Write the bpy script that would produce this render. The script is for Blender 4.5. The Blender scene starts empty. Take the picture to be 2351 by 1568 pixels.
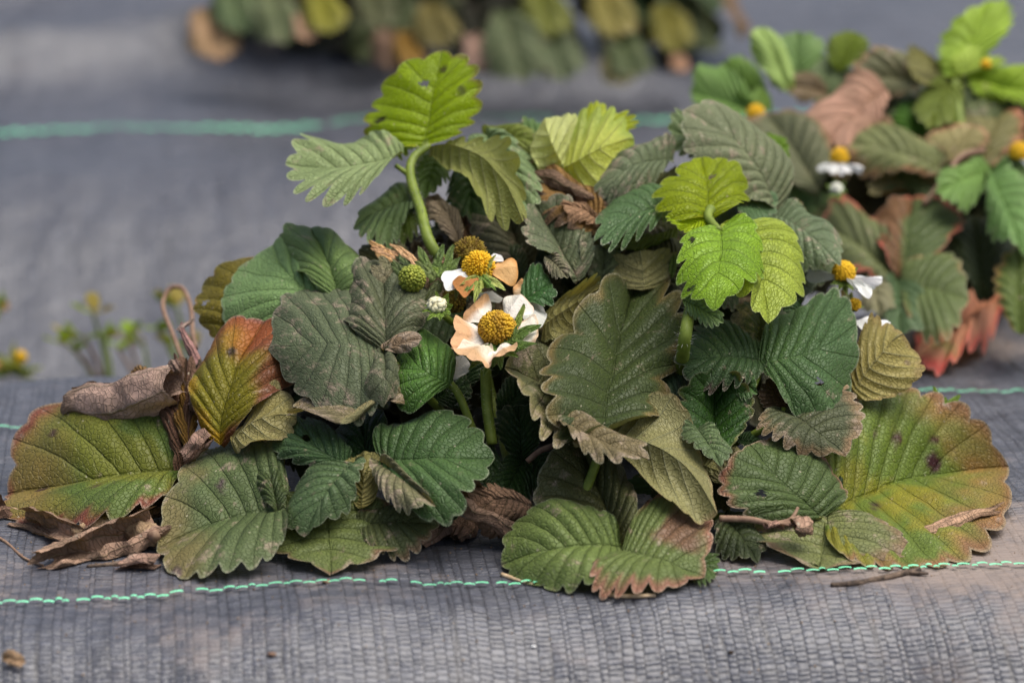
import bpy, math, random
import numpy as np
from mathutils import Vector
R_ = math.radians
random.seed(7)
rng = np.random.default_rng(11)
sc = bpy.context.scene
col_root = sc.collection

# ------------------------------------------------------------------ camera, sky, sun, exposure
THETA = R_(16.0)
PX = 6530.0                       # picture units per metre at the reference distance of 1 m
FWD = np.array([0, math.cos(THETA), -math.sin(THETA)])
UPV = np.array([0, math.sin(THETA), math.cos(THETA)])
RGT = np.array([1.0, 0, 0])
FOC = np.array([0, 0, 0.0459])
CAM = FOC - FWD
cam = bpy.data.cameras.new('camera')
cam.lens = 100.0; cam.sensor_width = 36.0
cam.clip_start = 0.05; cam.clip_end = 200.0
cam.dof.use_dof = True; cam.dof.focus_distance = 0.95; cam.dof.aperture_fstop = 7.5
cam.dof.aperture_blades = 9
camo = bpy.data.objects.new('camera', cam); col_root.objects.link(camo)
camo.location = CAM; camo.rotation_euler = (math.pi / 2 - THETA, 0, 0)
sc.camera = camo

SUN_EL, SUN_AZ = R_(70), R_(95)        # azimuth from +Y towards +X: high on the right
w = bpy.data.worlds.new('World'); sc.world = w; w.use_nodes = True
nt = w.node_tree; nt.nodes.clear()
sky = nt.nodes.new('ShaderNodeTexSky'); sky.sky_type = 'NISHITA'; sky.sun_disc = False
sky.sun_elevation = SUN_EL; sky.sun_rotation = SUN_AZ
sky.air_density = 1.0; sky.dust_density = 6.0; sky.ozone_density = 0.6
bgn = nt.nodes.new('ShaderNodeBackground'); bgn.inputs[1].default_value = 0.06
wo = nt.nodes.new('ShaderNodeOutputWorld')
nt.links.new(sky.outputs[0], bgn.inputs[0]); nt.links.new(bgn.outputs[0], wo.inputs[0])
sun = bpy.data.lights.new('sun', 'SUN'); sun.energy = 1.5; sun.angle = R_(55); sun.color = (1.0, 0.985, 0.95)
suno = bpy.data.objects.new('sun', sun); col_root.objects.link(suno)
sdir = Vector((math.sin(SUN_AZ) * math.cos(SUN_EL), math.cos(SUN_AZ) * math.cos(SUN_EL), math.sin(SUN_EL)))
suno.rotation_euler = sdir.to_track_quat('Z', 'Y').to_euler()
sc.view_settings.view_transform = 'Standard'; sc.view_settings.look = 'None'
sc.view_settings.gamma = 1.0; sc.view_settings.use_curve_mapping = False
sc.view_settings.exposure = 1.36
sc.cycles.max_bounces = 8; sc.cycles.transmission_bounces = 6; sc.cycles.transparent_max_bounces = 8

# ------------------------------------------------------------------ small maths
def smooth(a, b, x):
    t = np.clip((x - a) / (b - a), 0, 1); return t * t * (3 - 2 * t)
def _hash(i, seed):
    h = np.sin(i[..., 0] * 127.1 + i[..., 1] * 311.7 + i[..., 2] * 74.7 + seed * 19.19) * 43758.5453
    return h - np.floor(h)
def vnoise(p, seed=0):
    p = np.asarray(p, float); i = np.floor(p); f = p - i; f = f * f * (3 - 2 * f); r = 0
    for dx in (0, 1):
        for dy in (0, 1):
            for dz in (0, 1):
                wgt = (f[..., 0] if dx else 1 - f[..., 0]) * (f[..., 1] if dy else 1 - f[..., 1]) * (f[..., 2] if dz else 1 - f[..., 2])
                r = r + wgt * _hash(i + np.array([dx, dy, dz]), seed)
    return r * 2 - 1
def fbm(p, seed=0, octv=3):
    r = 0; a = 1; p = np.asarray(p, float)
    for k in range(octv):
        r = r + a * vnoise(p, seed + k * 3); p = p * 2.03; a *= .5
    return r
def V3(x, y, z=0.0): return np.stack(np.broadcast_arrays(np.asarray(x, float), np.asarray(y, float), np.asarray(z, float)), -1)
def nrm(v): return v / max(np.linalg.norm(v), 1e-9)

# ------------------------------------------------------------------ the ground's shape (two raised beds and the furrow between)
PHI = R_(6.7)
AX = np.array([math.cos(PHI), math.sin(PHI)]); BX = np.array([-math.sin(PHI), math.cos(PHI)])
B1, B2, B3 = -0.116, 0.063, 0.612
def ground_ab(a, b):
    a = np.asarray(a, float); b = np.asarray(b, float)
    be = 0.128 + 0.42 * np.clip(a - 0.03, 0, 0.4) + 0.004 * np.sin(a * 31)
    z = np.zeros(np.broadcast(a, b).shape)
    # front shoulder, rounding off towards the path
    t = np.clip(-0.128 - b + 0.004 * np.sin(a * 23 + 1), 0, 10)
    z = z - np.where(t < 0.055, t * t / 0.075, 0.0403 + (t - 0.055) * 1.25 * np.exp(-np.clip(t - .055, 0, 9) * 6))
    # back edge and furrow
    fur = smooth(be, be + 0.045, b) * (1 - smooth(be + .16, be + .40, b))
    z = z - 0.075 * fur
    # far bed: long folds in the cloth
    far = smooth(.40, .60, b)
    z = z + far * 0.030 * np.exp(-((b - (.83 + .42 * (a + .12))) / .05) ** 2) * smooth(-.55, -.3, a) * (1 - smooth(-.02, .10, a))
    z = z + far * 0.020 * np.exp(-((b - (.76 - .30 * (a + .02))) / .045) ** 2) * smooth(-.12, 0, a) * (1 - smooth(.1, .25, a))
    z = z + far * 0.022 * np.exp(-((b - (1.15 + .25 * a)) / .04) ** 2)
    z = z + far * 0.010 * fbm(V3(a * 4, b * 5), 3)
    # gentle ripple of the near cloth
    z = z + 0.0016 * fbm(V3(a * 14, b * 22), 5) + 0.0007 * fbm(V3(a * 60, b * 30), 9, 2)
    fold = np.exp(-((b + .186 - .10 * (a + .2)) / .010) ** 2) * smooth(.02, -.12, a)
    z = z + 0.006 * fold
    z = z + 0.0018 * np.sin(a * 95 + 2 * np.sin(a * 21)) * smooth(-.135, -.19, b)
    return z
def ground_xy(x, y):
    return ground_ab(x * AX[0] + y * AX[1], x * BX[0] + y * BX[1])
def ray(x, y):
    return FWD + RGT * (x - 1175.5) / PX + UPV * (784 - y) / PX
_gd = {}
def ground_d(x, y):
    k = (round(x), round(y))
    if k in _gd: return _gd[k]
    r = ray(x, y); ts = np.linspace(.70, 2.6, 500); p = CAM + ts[:, None] * r
    hit = p[:, 2] < ground_xy(p[:, 0], p[:, 1])
    i = int(np.argmax(hit)) if hit.any() else len(ts) - 1
    lo, hi = ts[max(i - 1, 0)], ts[i]
    for _ in range(12):
        m = (lo + hi) / 2; q = CAM + m * r
        if q[2] < ground_xy(q[0], q[1]): hi = m
        else: lo = m
    _gd[k] = (lo - 1) * 100
    return _gd[k]
def P(x, y, d):                      # picture position and depth in cm -> point in the world
    return CAM + (1 + d / 100.0) * ray(x, y)
_DY = [0, 300, 400, 500, 600, 700, 800, 900, 1000, 1100, 1200, 1300, 1400]
_DD = [3.5, 3, 2, .5, -1, -2.5, -4, -5, -6, -7, -8, -9, -11]
def main_depth(x, y):                # the plant's mound: how far its leaf canopy stands behind the reference plane
    d = np.interp(y, _DY, _DD) + 6.0 * ((x - 1175) / 1150.0) ** 2
    return d
def right_depth(x, y):
    return 12.5 + np.interp(y, [0, 200, 400, 600, 800], [9, 8, 5, 1.5, -1]) + 2.0 * ((x - 2150) / 500.0) ** 2
DEPTH = main_depth
def C3(p):
    if len(p) > 2 and p[2] == 'g':
        return P(p[0], p[1], ground_d(p[0], p[1]) - (p[3] if len(p) > 3 else .25))
    d = DEPTH(p[0], p[1]) + (p[2] if len(p) > 2 else 0)
    g = ground_d(p[0], p[1])
    return P(p[0], p[1], min(d, g - .35))

# ------------------------------------------------------------------ materials
def new_mat(name):
    m = bpy.data.materials.new(name); m.use_nodes = True
    t = m.node_tree; t.nodes.clear()
    return m, t, t.nodes, t.links
def N(nodes, typ, **kw):
    n = nodes.new(typ)
    for k, v in kw.items(): setattr(n, k, v)
    return n
def mth(t, op, a, b=None, c=None, clamp=False):
    n = t.nodes.new('ShaderNodeMath'); n.operation = op; n.use_clamp = clamp
    for i, v in enumerate((a, b, c)):
        if v is None: continue
        if isinstance(v, (int, float)): n.inputs[i].default_value = v
        else: t.links.new(v, n.inputs[i])
    return n.outputs[0]
def mixc(t, fac, a, b, mode='MIX'):
    n = t.nodes.new('ShaderNodeMix'); n.data_type = 'RGBA'; n.blend_type = mode
    for sock, v in ((n.inputs[0], fac), (n.inputs[6], a), (n.inputs[7], b)):
        if isinstance(v, (int, float)): sock.default_value = v
        elif isinstance(v, tuple): sock.default_value = (*v, 1)
        else: t.links.new(v, sock)
    return n.outputs[2]
def rmp(t, v, a, b, lo=0.0, hi=1.0, typ='SMOOTHSTEP'):
    n = t.nodes.new('ShaderNodeMapRange'); n.interpolation_type = typ
    t.links.new(v, n.inputs[0]); n.inputs[1].default_value = a; n.inputs[2].default_value = b
    n.inputs[3].default_value = lo; n.inputs[4].default_value = hi
    return n.outputs[0]
def noise(t, vec, scale, detail=3, rough=.55, dim='3D', wsock=None):
    n = t.nodes.new('ShaderNodeTexNoise'); n.noise_dimensions = dim
    if vec is not None: t.links.new(vec, n.inputs['Vector'])
    if wsock is not None: t.links.new(wsock, n.inputs['W'])
    n.inputs['Scale'].default_value = scale; n.inputs['Detail'].default_value = detail
    n.inputs['Roughness'].default_value = rough
    return n.outputs[0]

def leaf_material(name, dry=False, petal=False):
    m, t, nodes, links = new_mat(name)
    out = N(nodes, 'ShaderNodeOutputMaterial')
    at = N(nodes, 'ShaderNodeAttribute', attribute_name='col')
    du = N(nodes, 'ShaderNodeAttribute', attribute_name='dust')
    uv = N(nodes, 'ShaderNodeUVMap', uv_map='vein'); pl = N(nodes, 'ShaderNodeUVMap', uv_map='plane')
    sx = N(nodes, 'ShaderNodeSeparateXYZ'); links.new(uv.outputs[0], sx.inputs[0])
    pv = pl.outputs[0]
    u, v = sx.outputs[0], mth(t, 'ABSOLUTE', sx.outputs[1])
    fr = mth(t, 'ABSOLUTE', mth(t, 'SUBTRACT', mth(t, 'FRACT', u), .5))
    wv = mth(t, 'MULTIPLY_ADD', v, -.04, .062)
    side = mth(t, 'SUBTRACT', 1.0, rmp(t, mth(t, 'DIVIDE', fr, wv), .35, 1.3))
    midr = mth(t, 'MULTIPLY', mth(t, 'SUBTRACT', 1.0, rmp(t, v, .008, .03)), .6)
    vein = mth(t, 'MAXIMUM', side, midr)
    vor = N(nodes, 'ShaderNodeTexVoronoi', feature='DISTANCE_TO_EDGE'); links.new(pv, vor.inputs['Vector'])
    vor.inputs['Scale'].default_value = 620.0
    ret = rmp(t, vor.outputs[0], 0.0, .12)
    n1 = noise(t, pv, 55, 4); n2 = noise(t, pv, 260, 4, .65); n3 = noise(t, pv, 900, 2, .6)
    base = at.outputs['Color']
    base = mixc(t, 1.0, base, mixc(t, n1, (.55, .6, .5), (1.45, 1.4, 1.5)), 'MULTIPLY')
    base = mixc(t, mth(t, 'MULTIPLY', ret, -.22), base, (0, 0, 0)) if False else base
    if dry: base = mixc(t, 1.0, base, (1.45, 1.42, 1.4), 'MULTIPLY')
    if petal:
        vcol = mixc(t, .55, base, (.36, .24, .10))
        base = mixc(t, mth(t, 'MULTIPLY', side, .35), base, vcol)
    else:
        base = mixc(t, mth(t, 'MULTIPLY', vein, mth(t, 'MULTIPLY_ADD', at.outputs['Alpha'], 1.1, -.10, True) if not dry else .2), base, mixc(t, .6, base, (.30, .36, .14)))
        base = mixc(t, mth(t, 'MULTIPLY', mth(t, 'SUBTRACT', 1.0, ret), .20), base, mixc(t, .5, base, (.03, .045, .012)))
        # brown flecks
        fl = rmp(t, n2, .665, .70)
        base = mixc(t, mth(t, 'MULTIPLY', fl, .35), base, (.10, .06, .03))
        # soil dust that has settled in patches
        n4 = noise(t, pv, 120, 5, .7)
        dn = mth(t, 'ADD', mth(t, 'MULTIPLY_ADD', n4, 2.6, -1.3), mth(t, 'MULTIPLY_ADD', n2, 1.8, -.9))
        dn = mth(t, 'ADD', dn, mth(t, 'MULTIPLY_ADD', n1, 1.4, -.7))
        dm = rmp(t, mth(t, 'MULTIPLY_ADD', du.outputs['Fac'], 1.15, dn), .46, .98)
        gr = mth(t, 'MULTIPLY_ADD', rmp(t, n3, .35, .62), .5, .5)
        dm = mth(t, 'MULTIPLY', mth(t, 'MULTIPLY', dm, gr), .85)
        base = mixc(t, dm, base, (.34, .25, .185))
        # specks of grit, and a pale margin painted for downy hairs catching light
        vs = N(nodes, 'ShaderNodeTexVoronoi', feature='F1'); links.new(pv, vs.inputs['Vector']); vs.inputs['Scale'].default_value = 330.0
        sp = mth(t, 'MULTIPLY', mth(t, 'SUBTRACT', 1.0, rmp(t, vs.outputs['Distance'], .06, .17)), rmp(t, mth(t, 'FRACT', mth(t, 'MULTIPLY', vs.outputs['Color'], 7.3)), .68, .72))
        base = mixc(t, mth(t, 'MULTIPLY', sp, .55), base, (.50, .45, .33))
        if not dry: base = mixc(t, mth(t, 'MULTIPLY', rmp(t, v, .955, 1.0), .30), base, (.46, .46, .34))
        # thin overall film
        base = mixc(t, mth(t, 'MULTIPLY', du.outputs['Fac'], .36, None, True), base, (.205, .21, .155))
    geo = N(nodes, 'ShaderNodeNewGeometry')
    if not petal and not dry:
        back = mixc(t, .38, at.outputs['Color'], (.30, .31, .15))
        back = mixc(t, mth(t, 'MULTIPLY', vein, .5), back, (.36, .36, .20))
        back = mixc(t, mth(t, 'MULTIPLY', rmp(t, n2, .66, .70), .5), back, (.07, .04, .02))
        back = mixc(t, 1.0, back, mixc(t, n1, (.7, .7, .65), (1.3, 1.3, 1.3)), 'MULTIPLY')
        base = mixc(t, geo.outputs['Backfacing'], base, back)
    h = mth(t, 'MULTIPLY', vein, -.8)
    if not petal: h = mth(t, 'MULTIPLY_ADD', mth(t, 'POWER', rmp(t, fr, 0.0, .5, 0.0, 1.0, 'LINEAR'), .6), .75, h)
    h = mth(t, 'MULTIPLY_ADD', ret, .38, h)
    h = mth(t, 'MULTIPLY_ADD', n2, .8 if dry else .35, h)
    h = mth(t, 'MULTIPLY_ADD', n1, 2.2 if dry else 1.2, h)
    bp = N(nodes, 'ShaderNodeBump'); links.new(h, bp.inputs['Height'])
    bp.inputs['Strength'].default_value = .35 if petal else .85
    bp.inputs['Distance'].default_value = .0010 if dry else .0009
    pr = N(nodes, 'ShaderNodeBsdfPrincipled')
    links.new(base, pr.inputs['Base Color']); links.new(bp.outputs[0], pr.inputs['Normal'])
    pr.inputs['Roughness'].default_value = .75 if (dry or petal) else .5
    pr.inputs['Specular IOR Level'].default_value = .1 if (dry or petal) else .27
    if not dry and not petal:
        links.new(mth(t, 'MULTIPLY_ADD', du.outputs['Fac'], .35, .48, True), pr.inputs['Roughness'])
    tr = N(nodes, 'ShaderNodeBsdfTranslucent'); links.new(bp.outputs[0], tr.inputs['Normal'])
    tc = base if petal else mixc(t, 1.0, base, (1.5, 1.35, .55), 'MULTIPLY')
    links.new(tc, tr.inputs['Color'])
    mx = N(nodes, 'ShaderNodeMixShader'); links.new(at.outputs['Alpha'], mx.inputs[0])
    links.new(pr.outputs[0], mx.inputs[1]); links.new(tr.outputs[0], mx.inputs[2])
    links.new(mx.outputs[0], out.inputs[0])
    return m
M_LEAF = leaf_material('leaf'); M_DRY = leaf_material('dry_leaf', dry=True); M_PETAL = leaf_material('petal', petal=True)

def simple_mat(name, c1, c2, scale=300, rough=.6, trans=0.0, bump=.3, dist=.0005, spec=.3):
    m, t, nodes, links = new_mat(name)
    out = N(nodes, 'ShaderNodeOutputMaterial'); tc = N(nodes, 'ShaderNodeTexCoord')
    n = noise(t, tc.outputs['Object'], scale, 4, .6)
    c = mixc(t, rmp(t, n, .3, .7), c1, c2)
    bp = N(nodes, 'ShaderNodeBump'); links.new(n, bp.inputs['Height']); bp.inputs['Strength'].default_value = bump
    bp.inputs['Distance'].default_value = dist
    pr = N(nodes, 'ShaderNodeBsdfPrincipled'); links.new(c, pr.inputs['Base Color']); links.new(bp.outputs[0], pr.inputs['Normal'])
    pr.inputs['Roughness'].default_value = rough; pr.inputs['Specular IOR Level'].default_value = spec
    sh = pr.outputs[0]
    if trans:
        tr = N(nodes, 'ShaderNodeBsdfTranslucent'); links.new(c, tr.inputs['Color'])
        mx = N(nodes, 'ShaderNodeMixShader'); mx.inputs[0].default_value = trans
        links.new(sh, mx.inputs[1]); links.new(tr.outputs[0], mx.inputs[2]); sh = mx.outputs[0]
    links.new(sh, out.inputs[0])
    return m
M_STALK = simple_mat('green_stalk', (.12, .17, .02), (.20, .26, .04), 200, .5, .15)
M_STALKB = simple_mat('brown_stalk', (.16, .09, .06), (.26, .17, .11), 400, .8)
M_HAIR = simple_mat('plant_hair', (.55, .56, .48), (.7, .7, .62), 200, .6, .3, 0)
M_YEL = simple_mat('yellow_core', (.62, .36, .008), (.75, .47, .02), 900, .7, 0, .3)
M_OCH = simple_mat('ochre_core', (.30, .16, .012), (.62, .38, .02), 260, .7)
M_DKC = simple_mat('brown_core', (.10, .05, .012), (.30, .22, .02), 500, .7)
M_GRC = simple_mat('green_core', (.16, .20, .02), (.32, .34, .04), 500, .6)
M_BLK = simple_mat('dark_fibre', (.02, .014, .008), (.05, .03, .015), 500, .9)
M_STRAW = simple_mat('straw', (.42, .29, .16), (.62, .47, .30), 500, .8)
M_BARK = simple_mat('bark', (.03, .022, .018), (.17, .12, .085), 350, .9, 0, .8, .001)
M_SOIL = simple_mat('soil_crumb', (.16, .10, .06), (.40, .28, .16), 700, .95, 0, .8, .001)
M_GREEN = simple_mat('green_tape', (.16, .62, .34), (.24, .74, .44), 300, .45, 0, .2, .0003, .4)

def fabric_material():
    m, t, nodes, links = new_mat('woven_ground_cloth')
    out = N(nodes, 'ShaderNodeOutputMaterial')
    uv = N(nodes, 'ShaderNodeUVMap', uv_map='cloth')
    s = N(nodes, 'ShaderNodeSeparateXYZ'); links.new(uv.outputs[0], s.inputs[0])
    a, b = s.outputs[0], s.outputs[1]
    wob = noise(t, uv.outputs[0], 18, 2)
    wob2 = noise(t, uv.outputs[0], 90, 2)
    ja = noise(t, None, 130, 2, .6, '1D', a); jb = noise(t, None, 150, 1, .5, '1D', b)
    ua = mth(t, 'MULTIPLY', a, 1 / .0036)
    ua = mth(t, 'ADD', ua, mth(t, 'MULTIPLY', ja, 2.2)); ua = mth(t, 'ADD', ua, mth(t, 'MULTIPLY', wob, 1.2))
    ub = mth(t, 'MULTIPLY', b, 1 / .0021)
    ub = mth(t, 'ADD', ub, mth(t, 'MULTIPLY', jb, 1.0)); ub = mth(t, 'ADD', ub, mth(t, 'MULTIPLY', wob, 2.0)); ub = mth(t, 'ADD', ub, mth(t, 'MULTIPLY', wob2, .5))
    ia = mth(t, 'FLOOR', ua)
    ub = mth(t, 'ADD', ub, mth(t, 'MULTIPLY', mth(t, 'FLOORED_MODULO', ia, 2.0), .38))
    ib = mth(t, 'FLOOR', ub)
    fa = mth(t, 'FRACT', ua); fb = mth(t, 'FRACT', ub)
    chk = mth(t, 'FLOORED_MODULO', mth(t, 'ADD', ia, ib), 2.0)
    pa = mth(t, 'SINE', mth(t, 'MULTIPLY', fa, math.pi)); pb = mth(t, 'SINE', mth(t, 'MULTIPLY', fb, math.pi))
    hw = mth(t, 'MULTIPLY', mth(t, 'POWER', pa, .28), mth(t, 'POWER', pb, .45))
    hz = mth(t, 'MULTIPLY_ADD', chk, -.35, 1.0)
    hgt = mth(t, 'MULTIPLY', hw, hz)
    hgt = mth(t, 'MULTIPLY_ADD', fb, .55, hgt)
    cv = N(nodes, 'ShaderNodeCombineXYZ'); links.new(ia, cv.inputs[0]); links.new(ib, cv.inputs[1])
    wn = N(nodes, 'ShaderNodeTexWhiteNoise', noise_dimensions='2D'); links.new(cv.outputs[0], wn.inputs['Vector'])
    nf = noise(t, uv.outputs[0], 900, 4, .65); nl = noise(t, uv.outputs[0], 11, 5, .62); nm = noise(t, uv.outputs[0], 60, 4, .65)
    base = mixc(t, wn.outputs[0], (.036, .039, .051), (.072, .077, .097))
    base = mixc(t, mth(t, 'MULTIPLY', rmp(t, nf, .3, .7), .5), base, (.104, .107, .122))
    gap = mth(t, 'SUBTRACT', 1.0, rmp(t, hw, .32, .74))
    base = mixc(t, mth(t, 'MULTIPLY', gap, .85), base, (.022, .022, .026))
    dd = mth(t, 'ADD', mth(t, 'MULTIPLY', nl, 1.0), mth(t, 'MULTIPLY', nm, .45))
    dd = mth(t, 'ADD', dd, mth(t, 'MULTIPLY', wn.outputs[0], .10))
    at = N(nodes, 'ShaderNodeAttribute', attribute_name='dust')
    dd = mth(t, 'ADD', dd, at.outputs['Fac'])
    dm = rmp(t, dd, .80, 1.22)
    base = mixc(t, mth(t, 'MULTIPLY', dm, .72), base, (.26, .20, .16))
    bp = N(nodes, 'ShaderNodeBump'); bp.inputs['Strength'].default_value = .6; bp.inputs['Distance'].default_value = .0005
    links.new(mth(t, 'MULTIPLY_ADD', nf, .35, hgt), bp.inputs['Height'])
    bp2 = N(nodes, 'ShaderNodeBump'); bp2.inputs['Strength'].default_value = .5; bp2.inputs['Distance'].default_value = .004
    links.new(nm, bp2.inputs['Height']); links.new(bp.outputs[0], bp2.inputs['Normal'])
    pr = N(nodes, 'ShaderNodeBsdfPrincipled'); links.new(base, pr.inputs['Base Color'])
    links.new(bp2.outputs[0], pr.inputs['Normal'])
    links.new(mth(t, 'MULTIPLY_ADD', dm, .35, .36), pr.inputs['Roughness']); pr.inputs['Specular IOR Level'].default_value = .5
    links.new(pr.outputs[0], out.inputs[0])
    return m
M_CLOTH = fabric_material()

# ------------------------------------------------------------------ object helpers
def link(name, me, parent=None, loc=(0, 0, 0)):
    o = bpy.data.objects.new(name, me); col_root.objects.link(o); o.location = loc
    if parent is not None: o.parent = parent
    return o
def tag(o, label=None, cat=None, group=None, kind=None):
    if label: o['label'] = label
    if cat: o['category'] = cat
    if group: o['group'] = group
    if kind: o['kind'] = kind
    return o
def empty(name, loc):
    o = bpy.data.objects.new(name, None); col_root.objects.link(o); o.location = loc; o.empty_display_size = .02
    return o
def mesh_from(name, verts, faces, mat, smoothed=True):
    me = bpy.data.meshes.new(name)
    me.from_pydata([tuple(v) for v in verts], [], [tuple(int(i) for i in f) for f in faces]); me.materials.append(mat)
    if smoothed: me.polygons.foreach_set('use_smooth', [True] * len(me.polygons))
    me.update(); return me
ORG = np.zeros(3)                    # origin of the thing being built; its meshes are stored relative to it
def top_of(p):
    while p is not None and p.parent is not None: p = p.parent
    return p

# ------------------------------------------------------------------ leaflets
def leaf_grid(nteeth, per, ntt):
    s = np.linspace(.012, 1, nteeth * per + 1); t = np.linspace(0, 1, ntt) ** .9
    return s, t
def leaflet(parent, B, T, L, R, M=None, col=(.05, .115, .035), name='leaflet', mat=None, teeth=10, tooth=.13, per=8, ntt=15,
            under=False, arch=.10, edge=-.07, tipc=0.0, wav=.05, crump=.014, quilt=.009, rim=None, rimw=.25, tipcol=None, col2=None, c2=.0,
            side=None, dust=.1, tdust=.15, trans=.12, holes=(), spots=(), base_w=.5, label=None, raw=False, bite=0, lift=.0007, seed=None, point=0.0):
    sd = seed if seed is not None else int(rng.integers(1, 100000))
    r = np.random.default_rng(sd)
    if raw: B, T, L, R = (np.asarray(q, float) for q in (B, T, L, R)); M = None if M is None else np.asarray(M, float)
    else:
        B, T, L, R = C3(B), C3(T), C3(L), C3(R); M = None if M is None else C3(M)
    ln = np.linalg.norm(T - B)
    nn = nrm(np.cross(T - B, R - L))
    ctr = (B + T) / 2
    facing = 1.0 if np.dot(nn, CAM - ctr) > 0 else -1.0
    if under: facing = -facing
    flip = facing < 0
    n_ = nn * (1 if not flip else -1)           # upper surface side
    if M is None: M = (B + T) / 2 + n_ * ln * .05
    Q = 2 * M - (B + T) / 2
    yw = .58
    def Cc(y):
        y = y[..., None]; return B * (1 - y) ** 2 + 2 * Q * y * (1 - y) + T * y ** 2
    Cw = Cc(np.array(yw))
    SL, SR = L - Cw, R - Cw
    s, t = leaf_grid(teeth, per, ntt)
    ph = math.pi * s
    yb = (1 - np.cos(ph)) / 2
    xb = np.sin(ph) ** .80 * (base_w + (1.0 - base_w) * yb * 1.25)
    xb = xb * (1 - point * yb ** 2); xb = xb / xb.max(); xb[-1] = 0
    ym = .74 * s ** 2.0
    verts = []; cols = []; dst = []; uvv = []; uvp = []; faces = []
    off = r.uniform(0, 5, 2)
    cA = np.array(col, float)
    gam = (lambda q: np.power(np.clip(q, 0, 1), 1.22) * np.array([1.34, 1.26, .92])) if (mat is None or mat is M_LEAF) else (lambda q: q)
    for sgn, S in ((-1, SL), (1, SR)):
        tj = r.uniform(.45, 1.45, teeth + 1); tj[-1] = 1.0
        u = s * teeth + .5; ui = np.minimum(u.astype(int), teeth)
        fr = u - np.floor(u)
        prof = 1 - np.abs(2 * fr ** 1.25 - 1) ** 2.6
        amp = 1.3 * tooth * smooth(.08, .3, s) * tj[ui]
        low = 1 + .09 * vnoise(V3(s * 3.4 + sd % 17, sgn * 3.3, 0), sd % 31)
        tp = 1 - smooth(.78, 1.0, s); low = 1 + (low - 1) * tp
        ext = (1 - amp * (1 - prof)) * low
        if bite:
            for _ in range(bite):
                c0 = r.uniform(.35, .95); ext = ext * (1 - r.uniform(.25, .5) * np.exp(-((s - c0) / .035) ** 2))
        X = xb[:, None] * (t[None, :] * ext[:, None])
        Y = ym[:, None] + (yb - ym)[:, None] * (t[None, :] ** 1.1 * ext[:, None])
        Xa = np.abs(X)
        pos = Cc(Y) + Xa[..., None] * S
        k = arch * 4 * Xa * (1 - Xa * .85) * (1 - .3 * Y)
        k = k + edge * Xa ** 3 + tipc * Y ** 3
        tt = t[None, :]
        k = k + wav * tt ** 2 * (tp * np.sin(s * (9 + r.uniform(0, 7)) + r.uniform(0, 6)))[:, None]
        qn = .45 + .9 * (.5 + .5 * vnoise(V3((s * 3.1)[:, None] + sd % 11, tt * 2.2, sgn * 2.0), sd % 23))
        k = k - quilt * (.5 if under else 1.0) * min(1.0, ln / .03) * qn * (np.exp(-((fr - .5) / .17) ** 2) * 1.7 - .5)[:, None] * (tt * (1 - tt) * 3.2) * (smooth(.03, .2, s) * tp)[:, None]
        pos = pos + (n_ * ln) * k[..., None]
        if crump:
            q = pos / ln
            for a_, f_ in ((1.0, 3.5), (.45, 9.0)):
                dv = np.stack([vnoise(q * f_ + sd % 97, 1 + i) for i in range(3)], -1)
                pos = pos + ln * crump * a_ * dv
        base0 = len(verts)
        ns, ntq = X.shape
        pv = pos.reshape(-1, 3)
        gz = ground_xy(pv[:, 0], pv[:, 1]) + lift
        pv[:, 2] = np.maximum(pv[:, 2], gz)
        verts.extend((pv - ORG).tolist())
        lp = np.stack([X * .5 * np.linalg.norm(S) / .5 * sgn, Y * ln], -1).reshape(-1, 2)
        wob = vnoise(V3(lp[:, 0] * 130, lp[:, 1] * 130, sd % 13), 2)
        ttf = np.broadcast_to(tt, X.shape).reshape(-1); ssf = np.broadcast_to(s[:, None], X.shape).reshape(-1)
        c = np.broadcast_to(cA, (len(pv), 3)).copy()
        if side is not None and sgn == (side[0] if isinstance(side[0], int) else 1):
            mk = smooth(-.1, .2, ttf - .12 + .15 * wob)[:, None]; c = c * (1 - mk) + np.array(side[1]) * mk
        if col2 is not None:
            mk = (smooth(-.25, .35, fbm(V3(lp[:, 0] * 60, lp[:, 1] * 60, sd % 7), 5) - .5 + c2))[:, None]; c = c * (1 - mk) + np.array(col2) * mk
        if tipcol is not None:
            Yf = Y.reshape(-1); lo_ = (.40, .72) if mat is M_PETAL else (.55, .95); mk = smooth(lo_[0], lo_[1], Yf + .14 * wob)[:, None]; c = c * (1 - mk) + np.array(tipcol) * mk
        if rim is not None:
            mk = smooth(1 - rimw, 1.0, ttf + .12 * wob)[:, None] * smooth(.1, .25, ssf)[:, None]; c = c * (1 - mk) + np.array(rim) * mk
        for (hx, hy, hr, hc) in spots:
            dd = np.hypot(X.reshape(-1) * sgn - hx, (Y.reshape(-1) - hy) * 2.0); mk = (1 - smooth(hr * .6, hr, dd))[:, None]
            c = c * (1 - mk) + np.array(hc) * mk
        cols.append(np.concatenate([gam(c), np.full((len(c), 1), trans)], 1))
        dst.append(dust + tdust * ttf ** 2)
        uvv.append(np.stack([ssf * teeth + .5, ttf * sgn], -1)); uvp.append(lp + off)
        idx = np.arange(ns * ntq).reshape(ns, ntq) + base0
        quad = np.stack([idx[:-1, :-1], idx[:-1, 1:], idx[1:, 1:], idx[1:, :-1]], -1).reshape(-1, 4)
        if holes:
            Xc = (X * sgn)[:-1, :-1].reshape(-1); Yc = Y[:-1, :-1].reshape(-1)
            keep = np.ones(len(quad), bool)
            for (hx, hy, hr) in holes: keep &= np.hypot(Xc - hx, (Yc - hy) * 2.0) > hr
            quad = quad[keep]
        if (sgn > 0) != flip: quad = quad[:, ::-1]
        faces.append(quad)
    faces = np.concatenate(faces); nv = len(verts)
    me = bpy.data.meshes.new(name)
    me.vertices.add(nv); me.vertices.foreach_set('co', np.asarray(verts, np.float32).ravel())
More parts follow.
